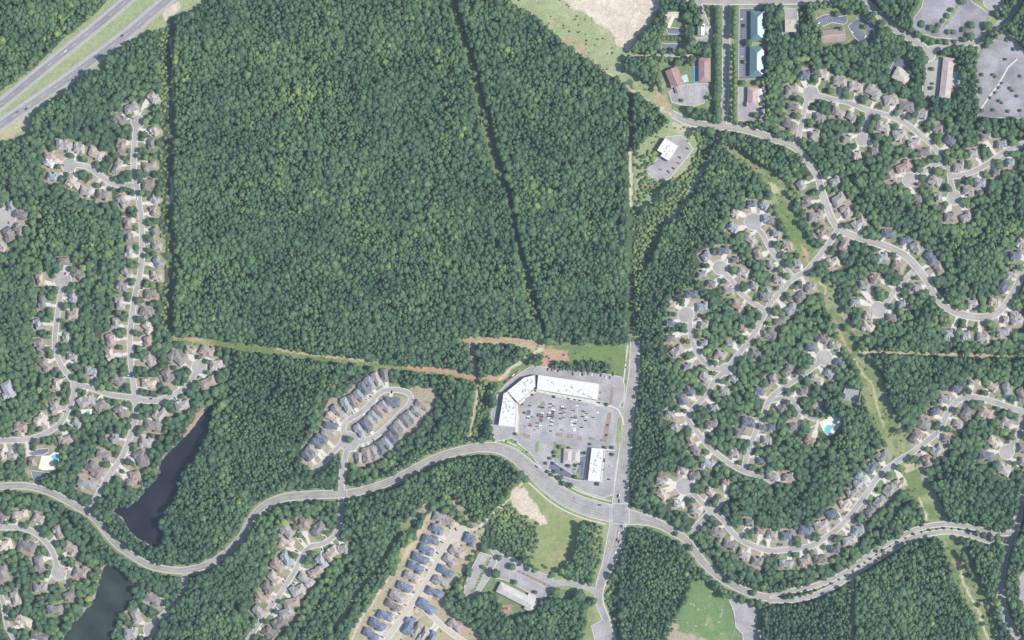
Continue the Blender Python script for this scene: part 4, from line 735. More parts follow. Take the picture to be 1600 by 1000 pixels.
stp = flat_building('strip_shops', [(L('924.5,699.5 944,701 938,752 918.5,750.5'), 0)], 8.0, 'narrow white-roofed strip of shops south of the big car park', 'shops', units=16, seed=6)
glaze(stp, (944.3, 704), (938.6, 748), 0.3, 3.0, 9)
wst = flat_building('store', [(L('1039,216 1060,229 1052,242 1045,252 1032,244 1035,240 1026.5,235'), 0)], 9.0, 'white flat-roofed store below the curving collector road', 'store', units=8, seed=8)
glaze(wst, (1060, 230), (1045.6, 251.6), 0.3, 3.0, 6)
wh = flat_building('warehouse', [(L('1226,31 1244,31 1243.5,50.5 1226,50.5'), 0)], 8.0, 'cream square warehouse between tree belts at the top edge', 'warehouse', roofmat='new_concrete', units=5, seed=9)
def hipped_building(name, cx, cy, blocks, ang, roofcol, label, cat, wallcol=(0.45, 0.40, 0.34), roofmat='roof', pitch=0.45, base=0.5):
    """blocks: dx, dy (metres in its own frame), length, width, height, hipped"""
    e = empty(name, P(cx, cy, base), R(-ang), label=label, cat=cat)
    for bx, by, l, w, h, hp in blocks:
        mb = MB(); mb.box(bx, by, -.3, l, w, h + .3); wl = link('wall', mb.mesh(), M['wall'], e); wl.color = wallcol + (1,)
        mb = MB(); hip(mb, bx, by, l, w, h, pitch, hp, 0.8); rf = link('roof', mb.mesh(), M[roofmat], e); rf.color = tuple(roofcol) + (1,)
        lx = l if l > w else w; rr = Matrix.Rotation(0 if l > w else math.pi / 2, 3, 'Z')
        mb = MB(); hh = (min(l, w) / 2 + .8) * pitch; v0 = rr @ Vector((0, 0, 0)); mb.box(bx, by, h + hh - .22, lx - (min(l, w) if hp else 0) * .92, .5, .28, 0 if l > w else math.pi / 2); rd = link('ridge_cap', mb.mesh(), M['unit'], rf)
        nwin = max(2, int(lx / 6))
        for sgn in (-1, 1):
            for k in range(nwin):
                t = -lx / 2 + lx * (k + .5) / nwin; off = sgn * (min(l, w) / 2 + .02)
                mb = MB(); mb.box(*((bx + t, by + off) if l > w else (bx + off, by + t)), 1.2, *((2.2, .2) if l > w else (.2, 2.2)), 1.8); link('window', mb.mesh(), M['glass'], wl)
    return e
TEAL = (0.10, 0.24, 0.27)
hipped_building('storage_block', 1183, 41, [(0, 0, 45, 20, 7.5, True)], 90, TEAL, 'upper of two green metal hip-roofed blocks east of the avenue', 'commercial building', roofmat='metal_roof', pitch=0.36)
hipped_building('storage_block', 1182, 96.5, [(0, 0, 45, 21, 7.5, True)], 90.5, TEAL, 'lower of two green metal hip-roofed blocks east of the avenue', 'commercial building', roofmat='metal_roof', pitch=0.36)
hipped_building('office', 1175.5, 152, [(0, 0, 29, 15, 7, True), (11, 0, 6, 17, 6.6, False)], 91, (0.34, 0.25, 0.24), 'brown-roofed office south of the two green-roofed blocks', 'office')
hipped_building('office', 1187, 153, [(0, 0, 27, 7, 5, False)], 91, (0.55, 0.48, 0.46), 'pale pinkish low annex against the brown-roofed office', 'annex', pitch=.1)
hipped_building('club_building', 1053.5, 121, [(0, 0, 27, 19, 7.5, False), (11.5, 0, 5, 20, 7.4, False), (18, -3.5, 12, 5, 4, False)], 68, (0.27, 0.165, 0.16), 'tilted red-brown gabled building left of the blue pool', 'club building')
hipped_building('club_building', 1100.5, 109, [(0, 0, 37, 17, 7.5, True), (13, 0, 10, 15, 6.4, True)], 90, (0.275, 0.18, 0.168), 'upright red-brown roofed building right of the blue pool', 'club building')
hipped_building('crescent_office', 1052, 28, [(-2, 4, 20, 8, 5.5, False)], 0, (0.50, 0.44, 0.36), 'upper arm of the beige bent office beside the bare sand', 'office')
hipped_building('crescent_office', 1045.5, 34, [(0, 0, 18, 9, 5.3, False)], 115, (0.50, 0.43, 0.36), 'lower arm of the beige bent office beside the bare sand', 'office')
hipped_building('chapel', 1095, 47, [(0, 0, 16, 9, 6.5, False)], 90, (0.66, 0.62, 0.58), 'small whitish gabled chapel west of the tree-lined avenue', 'chapel', pitch=.9)
hipped_building('chapel_pavilion', 1102, 46, [(0, 0, 9, 9, 4.5, True)], 20, (0.36, 0.34, 0.36), 'round grey pavilion attached east of the small chapel', 'pavilion', pitch=.6)
hipped_building('clubhouse', 1301, 56.5, [(0, 0, 37, 19, 6.5, False), (15, 9, 6, 6, 6, False)], -5, (0.30, 0.225, 0.20), 'wide brown gabled clubhouse below the striped parking arc', 'clubhouse', pitch=.75)
hipped_building('lodge', 1408, 119, [(0, 0, 24, 18, 6.5, True), (-8, 5, 9, 9, 6, True)], 30, (0.40, 0.36, 0.31), 'tan roofed lodge inside the small horseshoe car park', 'lodge')
hipped_building('hall', 1478, 124, [(0, 0, 65, 16, 8, True), (6, 11, 5, 8, 4.5, False)], 96, (0.36, 0.30, 0.28), 'very long brownish roofed hall beside the turquoise pools', 'hall', pitch=.4)
hipped_building('bank', 893, 712.5, [(-5.5, -0.5, 13, 22, 5.5, True), (6, 0.5, 12.5, 20, 5.8, True)], 3, (0.36, 0.32, 0.31), 'twin taupe hip-roofed bank west of the narrow shops', 'bank')
hipped_building('school', 807, 930.5, [(0, 0, 62, 16, 6.5, True), (22, 7, 12, 10, 5.5, False), (27, -3, 14, 18, 6.2, True)], 27, (0.40, 0.37, 0.35), 'long grey school building south of its striped car park', 'school', pitch=.4)
# pools and courts
def basin(name, pts, mm, label, cat, base, deck=None, deckmat='deck'):
    if deck: patch('pool_deck', deck, deckmat, base - 0.15)
    e = empty(name, P(*pts[0], base), label=label, cat=cat); o0 = e.location
    q = [((x - 800) - o0.x, (500 - y) - o0.y) for x, y in pts]
    mb = MB(); mb.prism(q, -0.2, 0.02); link('water', mb.mesh(), M[mm], e)
    mb = MB(); n = len(q)
    for i in range(n):
        a, b = q[i], q[(i + 1) % n]; mb.box((a[0]+b[0])/2, (a[1]+b[1])/2, -.05 + .003 * i, math.hypot(b[0]-a[0], b[1]-a[1]) + .4, 0.5, .2, math.atan2(b[1]-a[1], b[0]-a[0]))
    link('coping', mb.mesh(), M['concrete'], e)
basin('swimming_pool', L('1289,668 1295,663 1298,665 1302,662 1303,667 1299,670 1297,676 1292,678 1288,674'), 'pool_water', 'bright turquoise free-form pool on a pale deck in the eastern woods', 'pool', 0.5, L('1280,659 1288,656 1295,650 1305,650 1314,654 1314,663 1308,670 1302,678 1294,682 1286,673'))
basin('swimming_pool', L('79,713 89,708 92,716 88,728 84,724 83,718'), 'pool_water', 'turquoise pool beside the western clubhouse deck', 'pool', 0.5, L('65,712 77,712 85,706 92,706 93,728 83,734 67,735 60,732'))
basin('swimming_pool', L('1084,105 1094,105 1094,126 1089,129 1085,128'), 'blue_cover', 'vivid blue covered pool between two red-brown buildings', 'pool', 0.5)
basin('swimming_pool', L('1084,90 1090,90 1090,104 1084,104'), 'asphalt_dark', 'dark narrow basin above the vivid blue pool', 'pool', 0.5)
basin('splash_pool', L('1065,119 1073,116 1076,127 1067,130'), 'pale_pool', 'pale blue splash pool right of the tilted red-brown building', 'pool', 0.5)
basin('swimming_pool', L('1492,115 1500,115 1501,122 1498,130 1491,129'), 'pool_water', 'turquoise pool east of the very long hall', 'pool', 0.4, L('1487,112 1503,112 1503,136 1486,137'), 'concrete')
basin('swimming_pool', L('134,642 140,641 141,645 137,647 133,646'), 'pool_water', 'small backyard pool on a pinkish patio in the western estate', 'pool', 0.5, L('126,640 144,639 143,650 128,650'))
for q_, lb in (('437,819 444,818 442,823 438,824', 'upper of two little backyard pools in the lower middle estate'), ('435,838 439,837 440,845 437,846', 'lower of two little backyard pools in the lower middle estate')): basin('swimming_pool', L(q_), 'pool_water', lb, 'pool', 0.5)
e = empty('tennis_court', P(1322, 600, 0.35), label='pale green double tennis court beside the power-line clearing', cat='tennis court')
o0 = e.location; q = [((x - 800) - o0.x, (500 - y) - o0.y) for x, y in L('1322,600 1346,608 1340,630 1314,624')]
mb = MB(); mb.prism(q, -.2, 0.05); link('surface', mb.mesh(), M['court'], e)
mb = MB()
for f in (0.08, 0.25, 0.42, 0.58, 0.75, 0.92):
    a = Vector(q[0]).lerp(Vector(q[1]), f); b_ = Vector(q[3]).lerp(Vector(q[2]), f); a2, b2 = a.lerp(b_, .1), a.lerp(b_, .9); t = (b2 - a2); mb.box(*((a2 + b2) / 2), 0.06, t.length, .3, .03, math.atan2(t.y, t.x))
link('court_line', mb.mesh(), M['white_paint'], e)
mb = MB()
for i in range(4):
    a, b_ = Vector(q[i]), Vector(q[(i + 1) % 4]); t = b_ - a; mb.box(*((a + b_) / 2), 0, t.length, .12, 3.0, math.atan2(t.y, t.x))
link('fence', mb.mesh(), M['unit'], e)
# sports field fence, playground
e = empty('fence', P(1149, 974), label='low rail fence curving round the green sports field', cat='fence'); o0 = e.location
mb = MB(); fp = smooth_line(L('1128,932 1139,940 1146,957 1149,974 1145,990 1140,1005'), 3)
for a, b_ in zip(fp[:-1], fp[1:]):
    A, B = P(*a) - o0, P(*b_) - o0; t = B - A; mb.box((A.x+B.x)/2, (A.y+B.y)/2, 0.9, t.length, .25, .3, math.atan2(t.y, t.x)); mb.box(A.x, A.y, 0, .3, .3, 1.3)
link('rail', mb.mesh(), M['white_paint'], e)
e = empty('playground', P(790, 951), label='small climbing frame on red mulch behind the school', cat='playground')
for k in range(3):
    mb = MB(); mb.box(k * 3 - 3, 0, 0, .3, 3, 2.4); mb.box(k * 3 - 3, 1, 2.4, 1.6, 1.6, .3, .4); link('frame', mb.mesh(), M['wood'], e)

# ---------------------------------------------------------------- cars
def car_mesh(van=0):
    mb = MB(); mb.box(0, 0, 0.35, 4.5, 1.85, 0.55, taper=.04); mb.box(2.05 - .2, 0, .36, .35, 1.7, .35)
    mb.box(-0.25 - .2 * van, 0, 0.9, 2.7 + .9 * van, 1.7, 0.5 + .3 * van, m=1, taper=.22); mb.box(-0.3 - .2 * van, 0, 1.4 + .3 * van, 1.75 + .9 * van, 1.25, 0.05)
    for sx in (-1.4, 1.4):
        for sy in (-.9, .9):
            n = 10; mb.prism([(sx + .33 * math.cos(2*math.pi*i/n), 0) for i in range(3)] if 0 else [(sx - .33, sy - .1), (sx + .33, sy - .1), (sx + .33, sy + .1), (sx - .33, sy + .1)], 0.0, .62, m=2)
    me = mb.mesh('car'); [me.materials.append(M[k]) for k in ('car_paint', 'glass', 'tyre')]; return me
CARS = [car_mesh(0), car_mesh(1)]
CN = dict(w='white', s='silver', k='black', r='red', b='dark blue', g='grey')
def car(x, y, ang, c_, z, label, group, name='parked_car', van=0):
    o = link(name, CARS[van], loc=P(x, y, z)); o.rotation_euler = (0, 0, R(-ang)); o.scale = (1.08, 1.08, 1.08); o.color = CARCOL[c_] + (1,)
    return tag(o, label, 'car', group)
rc = random.Random(3); ROWN = 'first second third fourth fifth sixth seventh'.split()
for ri, (a, b_) in enumerate(MALLROWS):
    A, B = P(*a), P(*b_); t = (B - A).normalized(); n = Vector((-t.y, t.x, 0)); k = int((B - A).length / 2.8); cnt = 0; ang0 = math.degrees(math.atan2(n.y, n.x))
    for i in range(k):
        for sgn in (-1, 1):
            pr = (0.5, 0.7, 0.72, 0.68, 0.5, 0.3, 0.08)[ri] * (0.55 if i > k * .72 else 1) * (1.15 if 1 < i < 8 else .8)
            if rc.random() < pr:
                c_ = rc.choice('wwwwwwssssskkkkkkkkgggggbr'); p = A + t * 2.8 * (i + .5) + n * sgn * 2.6; cnt += 1
                sd = 'west' if (n * sgn).x < 0 else 'east'
                car(p.x + 800, 500 - p.y, -ang0, c_, lots['mall'][1] + .02, f"{CN[c_]} car, bay {ORD[i] if i < 30 else i} from the top, {sd} half of {ROWN[ri]} row before the mall", 'cars parked before the shopping centre', van=rc.random() < .35)
for n, (x, y, c_) in enumerate(((856, 577, 'k'), (862.5, 578, 'r'), (867, 578.5, 's'), (872, 579, 'k'), (895, 584, 'k'), (906, 584.5, 'w'), (910, 585, 'k'), (914, 584, 's'), (919, 584, 'g'), (925, 585, 'w'), (939, 586, 'k'), (947, 589, 'w'), (953, 590, 'g'), (958, 585, 'k'))):
    car(x, y, 97, c_, lots['mall'][1] + .02, f"{CN[c_]} car, {ORD[n]} from the west in the row behind the mall", 'cars parked behind the shopping centre')
for n, (x, y, a) in enumerate(((789, 597, -60), (793, 593, -50), (797, 590, -45), (802, 586, -45), (806, 583, -40), (811, 580, -40))):
    c_ = 'kgkwgs'[n]; car(x, y, a, c_, .5, f"{CN[c_]} car, {ORD[n]} from the lower left along the bend behind the mall", 'cars parked behind the shopping centre')
for n, (x, y, c_, lt) in enumerate(((943, 718, 'g', 'mall'), (943, 721, 'k', 'mall'), (942, 734, 'g', 'mall'), (954, 728, 's', 'mall'), (951, 749, 'k', 'mall'), (936, 613, 'k', 'mall'), (935.5, 623, 'g', 'mall'), (935, 629, 'k', 'mall'))):
    car(x, y, 5, c_, .5 + .02, f"{CN[c_]} car, {ORD[n]} of those scattered round the narrow shops and mall end", 'cars near the narrow shops')
for n, (x, y, c_) in enumerate(((898, 733, 'b'), (878, 744, 'b'), (1074, 232, 'k'), (1062, 246, 'k'), (1060, 255, 'g'), (1052, 263, 'k'), (1044, 268, 'k'), (1032, 265, 'g'), (1017, 257, 'k'), (1158, 30, 'w'), (1159, 88, 's'), (1540, 40, 'w'), (1279, 36.5, 'w'), (1352, 57, 'w'), (1331, 50, 'w'), (1561, 2, 'w'))):
    near = min(LOTS, key=lambda q: min(math.hypot(x - p[0], y - p[1]) for p in q[2]))[0]
    car(x, y, (0, 0, 30, 35, 35, 40, 40, 10, 0, 0, 0, 50, -30, -60, 40, 0)[n], c_, .58, f"{CN[c_]} car {ORD[n]} from left of all cars parked singly, {near} car park", 'cars parked singly')
for n, (x, y, a, c_, rd) in enumerate(ROADCARS):
    z = {'highway': .7, 'parkway': .62, 'main road': .64, 'street': .56}[rd]
    side = compass(x - 800, y - 500); k = sum(1 for q in ROADCARS[:n] if q[4] == rd)
    car(x, y, a, c_, z, f"{CN[c_]} car on the {rd}, {ORD[k]} along it among the cars seen there", 'cars on the ' + rd, name='car', van=int(c_ == 'w' and rd == 'main road'))

nd = 0
for i, (x, y, a_, z_) in DRIVES.items():
    if i not in keep or i % 3 == 1 or nd >= 95: continue
    r = random.Random(i + 5000); nd += 1; c_ = r.choice('wwsskkgbr'); _, _, side, end = info[i]
    car(x, y, a_, c_, z_ + .02, f"{CN[c_]} car, {ORD[order[i]]} house from {end}, {side} side of {streets[info[i][0]]['name']}", 'cars in driveways', van=int(r.random() < .3))

# ---------------------------------------------------------------- trees
def crown_mesh(seed, kind='broad'):
    r = random.Random(seed); bm = bmesh.new()
    if kind == 'pine':
        for k in range(7):
            f = k / 6; rad = (1 - f) * 0.95 + 0.12; z = 0.25 + f * 1.5
            q = bmesh.ops.create_icosphere(bm, subdivisions=2, radius=1)['verts']; ph = r.uniform(0, 6)
            for v in q:
                a = math.atan2(v.co.y, v.co.x); s_ = rad * (1 + 0.22 * math.sin(a * 5 + ph + k) + r.uniform(-.14, .14)); v.co = Vector((v.co.x * s_ + 0, v.co.y * s_, v.co.z * 0.2 + z))
    else:
        cl = [(0, 0, 0.62, 0.80)]
        nn = r.randint(8, 11)
        for k in range(nn):
            a = k * 2.399 + r.uniform(-.4, .4); rr = r.uniform(0.35, 0.72); cl.append((rr * math.cos(a), rr * math.sin(a), r.uniform(0.55, 0.95) - rr * .45, r.uniform(0.28, 0.48)))
        for cx, cy, cz, cr in cl:
            q = bmesh.ops.create_icosphere(bm, subdivisions=2, radius=1)['verts']
            for v in q:
                s_ = cr * (1 + r.uniform(-.13, .13)); v.co = Vector((v.co.x * s_ + cx, v.co.y * s_ + cy, v.co.z * s_ * 0.85 + cz))
    # loose leaf sprays over the surface
    vs = [v.co.copy() for v in bm.verts]
    for _ in range(90 if kind != 'pine' else 90):
        c = r.choice(vs) * 1.04; s_ = r.uniform(.05, .12); a = r.uniform(0, 6.28); u = Vector((math.cos(a), math.sin(a), r.uniform(-.5, .5))) * s_; w = Vector((-math.sin(a), math.cos(a), r.uniform(-.5, .5))) * s_
        bm.faces.new([bm.verts.new(c + u), bm.verts.new(c + w), bm.verts.new(c - u), bm.verts.new(c - w)])
    me = bpy.data.meshes.new('crown'); bm.to_mesh(me); bm.free(); return me
def trunk_mb(r, h=1.0):
    mb = MB(); n = 6
    def limb(a, b, ra, rb):
        a, b = Vector(a), Vector(b); t = (b - a).normalized(); u = t.orthogonal().normalized(); w = t.cross(u)
        vs = [a + (u * math.cos(2*math.pi*i/n) + w * math.sin(2*math.pi*i/n)) * ra for i in range(n)] + [b + (u * math.cos(2*math.pi*i/n) + w * math.sin(2*math.pi*i/n)) * rb for i in range(n)]
        mb.add(vs, [(i, (i+1) % n, n + (i+1) % n, n + i) for i in range(n)])
    limb((0, 0, -.1), (0.02, 0.01, h), .085, .05)
    for k in range(4): a = k * 1.7 + r.uniform(0, .6); limb((0, 0, h * .6), (.5 * math.cos(a), .5 * math.sin(a), h + .35), .045, .015)
    return mb
BROAD = [crown_mesh(s) for s in range(8)]; PINES = [crown_mesh(100 + s, 'pine') for s in range(3)]
# instance sources (one mesh with crown and trunk each), kept out of the scene's collections
def source(me, k):
    bm = bmesh.new(); bm.from_mesh(me)
    for v in bm.verts: v.co.z += 2.0 if k < 8 else 0.6
    nf = len(bm.faces); t = trunk_mb(random.Random(k), 2.0 if k < 8 else 1.0); vv = [bm.verts.new(v) for v in t.v]
    for f in t.f: nf_ = bm.faces.new([vv[i] for i in f]); nf_.material_index = 1
    out = bpy.data.meshes.new('wild_tree'); bm.to_mesh(out); bm.free(); out.materials.append(M['crown_wild']); out.materials.append(M['bark'])
    return bpy.data.objects.new('wild_tree_source', out)
SRC = [source(me, k) for k, me in enumerate(BROAD + PINES)]
ng = bpy.data.node_groups.new('woodland', 'GeometryNodeTree'); ng.is_modifier = True
ng.interface.new_socket('Geometry', in_out='INPUT', socket_type='NodeSocketGeometry'); ng.interface.new_socket('Geometry', in_out='OUTPUT', socket_type='NodeSocketGeometry')
gi, go_ = ng.nodes.new('NodeGroupInput'), ng.nodes.new('NodeGroupOutput'); jn = ng.nodes.new('GeometryNodeJoinGeometry')
for o in reversed(SRC):
    oi = ng.nodes.new('GeometryNodeObjectInfo'); oi.inputs['Object'].default_value = o; g2 = ng.nodes.new('GeometryNodeGeometryToInstance'); ng.links.new(oi.outputs['Geometry'], g2.inputs[0]); ng.links.new(g2.outputs[0], jn.inputs[0])
iop = ng.nodes.new('GeometryNodeInstanceOnPoints'); ng.links.new(gi.outputs[0], iop.inputs['Points']); ng.links.new(jn.outputs[0], iop.inputs['Instance']); iop.inputs['Pick Instance'].default_value = True
def attr(nm, ty):
    a = ng.nodes.new('GeometryNodeInputNamedAttribute'); a.data_type = ty; a.inputs['Name'].default_value = nm
    return next(s for s in a.outputs if s.enabled and s.name == 'Attribute')
ng.links.new(attr('variant', 'INT'), iop.inputs['Instance Index']); ng.links.new(attr('size', 'FLOAT_VECTOR'), iop.inputs['Scale'])
cb = ng.nodes.new('ShaderNodeCombineXYZ'); ng.links.new(attr('turn', 'FLOAT'), cb.inputs[2]); ng.links.new(cb.outputs[0], iop.inputs['Rotation']); ng.links.new(iop.outputs[0], go_.inputs[0])
def woodland(name, pts, size, turn, var, tint, label, cat='woodland'):
    me = bpy.data.meshes.new(name); me.vertices.add(len(pts)); me.vertices.foreach_set('co', np.asarray(pts, np.float32).ravel())
    for nm, ty, v, f in (('size', 'FLOAT_VECTOR', size, 'vector'), ('turn', 'FLOAT', turn, 'value'), ('variant', 'INT', var, 'value'), ('tint', 'FLOAT', tint, 'value')):
        a = me.attributes.new(nm, ty, 'POINT'); a.data.foreach_set(f, np.ascontiguousarray(v).ravel())
    o = bpy.data.objects.new(name, me); C.objects.link(o); md = o.modifiers.new('woodland', 'NODES'); md.node_group = ng
    return tag(o, label, cat, kind='stuff')
low = np.zeros(G.shape, bool); pine = np.zeros(G.shape, bool); sparse = np.zeros(G.shape, bool)
for q_ in LOW: low |= G.poly(q_)
for q_ in PINE: pine |= G.poly(q_)
for q_ in SPARSE: sparse |= G.poly(q_)
wood |= sparse & (droad > 3) & ~lotmask
BIG = noise2(G.shape, 70, .5, 31) + noise2(G.shape, 28, .35, 32) + noise2(G.shape, 12, .3, 33)
GAP = noise2(G.shape, 8, .6, 41) + noise2(G.shape, 4, .4, 42) + noise2(G.shape, 45, .3, 43)
sp = 4.9
jj, ii = np.meshgrid(np.arange(int((Y1 - Y0) / (sp * .87))), np.arange(int((X1 - X0) / sp)), indexing='ij')
cx = X0 + 4 + (ii + 0.5 * (jj % 2)) * sp; cy = Y0 + 4 + jj * sp * .87
cx = (cx + RNG.uniform(-1.9, 1.9, cx.shape)).ravel(); cy = (cy + RNG.uniform(-1.9, 1.9, cy.shape)).ravel()
okk = (cx < X1 - 4) & (cy < Y1 - 4); cx, cy = cx[okk], cy[okk]
gi_, gj_ = (cx - X0).astype(int), (cy - Y0).astype(int)
def at(a): return a[gj_, gi_]
keepm = at(wood); near = at(dhouse) < 26; nl, npn, nsp = at(low), at(pine), at(sparse)
u = RNG.uniform(0, 1, len(cx))
keepm &= ~((at(GAP) > 0.68) & ~near & ~nl) & (u > np.where(near, 0.42, np.where(nl, 0.10, np.where(nsp, 0.66, np.where(npn, 0.02, 0.05)))))
cx, cy, near, nl, npn, nsp, u = (q[keepm] for q in (cx, cy, near, nl, npn, nsp, u)); gi_, gj_ = (cx - X0).astype(int), (cy - Y0).astype(int)
n = len(cx); print('TREES', n)
rad = (2.4 + 3.3 * RNG.beta(1.1, 2.0, n) + np.where(RNG.uniform(0, 1, n) < .10, 1.7, 0)) * (1 + .16 * at(noise2(G.shape, 40, 1, 77)))
rad = np.where(near, RNG.uniform(3.2, 5.8, n), rad); rad = np.where(npn, RNG.uniform(2.3, 4.0, n), rad); rad = np.where(nl, RNG.uniform(1.8, 3.0, n), rad); rad = np.where(nsp, RNG.uniform(1.8, 3.2, n), rad)
hgt = 14 + rad * 1.1 + RNG.normal(0, 1.5, n) + at(BIG) * 2; hgt = np.where(near, rad * 2.0 + RNG.uniform(0, 4, n), hgt); hgt = np.where(nl, rad * 1.5, hgt); hgt = np.where(npn, RNG.uniform(12, 16, n), hgt); hgt = np.where(nsp, rad * 1.6, hgt)
tint = 0.36 + at(BIG) * 0.34 + RNG.normal(0, .13, n) + np.where(RNG.uniform(0, 1, n) < .03, .3, 0); tint = tint + np.clip(at(noise2(G.shape, 30, 1, 78)) - .45, 0, 1) * .5; tint = np.where(nl, tint + .34, tint); tint = np.where(npn, tint - .03, tint); tint = np.where(near, tint + .02, tint); tint = np.clip(tint, 0.02, 1)
var = RNG.integers(0, 8, n); isp = (RNG.uniform(0, 1, n) < np.where(npn, .30, .10)) & ~near & ~nl; var = np.where(isp, RNG.integers(8, 11, n), var)
ztop = np.where(var < 8, 3.2, 2.4); zs = hgt / ztop
size = np.stack([rad, rad * RNG.uniform(.88, 1.12, n), zs], 1).astype(np.float32); turn = RNG.uniform(0, 6.28, n).astype(np.float32)
pos = np.stack([cx - 800, 500 - cy, np.zeros(n)], 1).astype(np.float32)
REG = [('woods northwest of the highway', lambda x, y: (y < 165 - x * .82) & (x < 210)), ('broad dense forest between the two long narrow cuts', lambda x, y: (x > 268) & (x < 985) & (y < 540 + (x - 268) * .07) & (x < np.interp(y, [0, 130, 250, 400, 530], [711, 750, 780, 816, 850]))),
 ('forest wedge between the slanting cut and the straight cut', lambda x, y: (x > 700) & (x < 985) & (y < 540)), ('small wooded block enclosed by dirt tracks', lambda x, y: (x > 720) & (x < 850) & (y < 592) & (y > 530)),
 ('trees among the western houses below the highway', lambda x, y: (x < 268) & (y < 620)), ('trees round the ponds and lower left houses', lambda x, y: (x < 262) & (y >= 620)),
 ('woods between the upper pond and the terraced loop', lambda x, y: (x >= 262) & (x < 760) & (y < np.interp(x, [262, 375, 430, 615, 760], [890, 840, 782, 752, 700]))),
 ('wooded belt south of the parkway, left of the new estate', lambda x, y: (x >= 200) & (x < 700) & (y > 560)), ('trees round the school and meadow', lambda x, y: (x >= 690) & (x < 948) & (y > 590)),
 ('pine plantation south of the big crossroads', lambda x, y: (x >= 945) & (x < 1080) & (y > np.interp(x, [945, 1000, 1080], [810, 808, 850]))), ('belt of woods east of the main road', lambda x, y: (x >= 975) & (x < 1045) & (y > 340)),
 ('trees of the north-eastern blocks and car parks', lambda x, y: (y < np.interp(x, [985, 1060, 1200, 1260, 1600], [330, 185, 215, 240, 200])) & (x >= 985)), ('woods south of the dual carriageway', lambda x, y: (y > np.interp(x, [1080, 1200, 1300, 1400, 1600], [850, 932, 912, 850, 845])) & (x > 1045)),
 ('trees between the houses east of the collector road', lambda x, y: (x > np.interp(y, [240, 360, 400, 500], [1275, 1320, 1270, 1310])) & (y < 552)), ('woods east of the power-line clearing', lambda x, y: (x > np.interp(y, [550, 700, 820], [1340, 1410, 1450])) & (y >= 552)), ('trees of the large central-eastern estate', lambda x, y: x > -1e9)]
left = np.ones(n, bool)
for lb, f in REG:
    mk = left & f(cx, cy); left &= ~mk
    if mk.sum(): woodland('woodland', pos[mk], size[mk], turn[mk], var[mk].astype(np.int32), tint[mk].astype(np.float32), lb)

# scrub in the clearings
sc_ = np.zeros(G.shape, bool)
for q_ in (CLEAR[1], CLEAR[4], CLEAR[5], CLEAR[6], CLEAR[7], CLEAR[8], CLEAR[9], CLEAR[10], CLEAR[12]): sc_ |= G.poly(q_)
sc_ &= (droad > 2) & ~lotmask & (dhouse > 4) & ~wood
sx_ = RNG.uniform(X0 + 2, X1 - 2, 60000); sy_ = RNG.uniform(Y0 + 2, Y1 - 2, 60000); si_, sj_ = (sx_ - X0).astype(int), (sy_ - Y0).astype(int)
pat = noise2(G.shape, 10, .6, 91) + noise2(G.shape, 4, .5, 92)
pth = np.full(G.shape, 1e3, np.float32)
for w_, ck, pts in PATHS: G.line(pts, 6, pth)
sand_ = G.poly(L('875,-60 883,0 917,22 950,42 965,72 980,79 990,72 1012,35 1034,7 1034,-60'))
mk = sc_[sj_, si_] & (pat[sj_, si_] > RNG.uniform(-.1, .9, 60000)) & (pth[sj_, si_] > 3.5) & ~sand_[sj_, si_]
sx_, sy_ = sx_[mk], sy_[mk]; ns = len(sx_); sr_ = RNG.uniform(.6, 1.7, ns)
woodland('scrub', np.stack([sx_ - 800, 500 - sy_, -sr_ * .9], 1), np.stack([sr_, sr_, sr_ * .8], 1).astype(np.float32), RNG.uniform(0, 6, ns).astype(np.float32), RNG.integers(0, 8, ns).astype(np.int32), RNG.uniform(.45, 1.0, ns).astype(np.float32), 'low scrub and weeds scattered over the grassy clearings and corridors', 'scrub')

# single trees
TR = trunk_mb(random.Random(5)).mesh('trunk'); TR.materials.append(M['bark'])
for me in BROAD + PINES: me.materials.append(M['crown'])
ntree = 0
def tree(x, y, r, h, tint, label, group, small=False, bush=False):
    global ntree
    rr = random.Random(int(x * 7 + y * 13)); zs = h / 1.95 * rr.uniform(.85, 1.15); e = empty('shrub' if bush else 'tree', P(x, y, 0), rr.uniform(0, 6.28), label=label, cat='shrub' if bush else 'tree', group=group); e.scale = (r, r * rr.uniform(.9, 1.1), zs)
    c_ = link('crown', rr.choice(BROAD), parent=e); c_.location = (0, 0, 0.9 if not bush else 0.2); c_.color = (max(.02, tint + rr.uniform(-.08, .08)), 0, 0, 1)
    if not bush: link('trunk', TR, parent=e)
    ntree += 1
def row(a, b_, n, r, h, tint, what, group, bush=False, jit=.6):
    for k in range(n):
        t = k / max(1, n - 1); x, y = a[0] + (b_[0] - a[0]) * t + random.uniform(-jit, jit), a[1] + (b_[1] - a[1]) * t + random.uniform(-jit, jit)
        tree(x, y, r * random.uniform(.85, 1.15), h, tint, f"{ORD[k]} {what}", group, bush=bush)
row((1121.5, 16), (1121, 188), 22, 6.6, 13, .5, 'tree from the north in the western row of the avenue', 'avenue trees', jit=.8)
row((1147.5, 14), (1147, 58), 7, 5.4, 17, .78, 'tree from the north in the eastern row of the avenue', 'avenue trees')
for k in range(14): tree(1147, 75 + k * 8.6, 5.4, 17, .74, f"{ORD[7 + k]} tree from the north in the eastern row of the avenue", 'avenue trees')
med = [((a[0] + b_[0]) / 2, (a[1] + b_[1]) / 2) for a, b_ in zip(L('1225,925 1250,921 1275,915 1300,905 1325,893 1340,881 1355,870 1375,856 1400,842 1425,830 1450,822 1475,819 1500,821 1525,825 1550,832'), L('1225,938 1250,936 1275,929 1300,918 1320,906 1345,889 1365,876 1385,864 1405,852 1430,839 1455,834 1475,831 1500,833 1525,839 1550,847'))]
for k, p in enumerate(med): tree(p[0], p[1], 2.3, 4.5, .30, f"{ORD[k]} small tree from the west on the dual carriageway median", 'median trees')
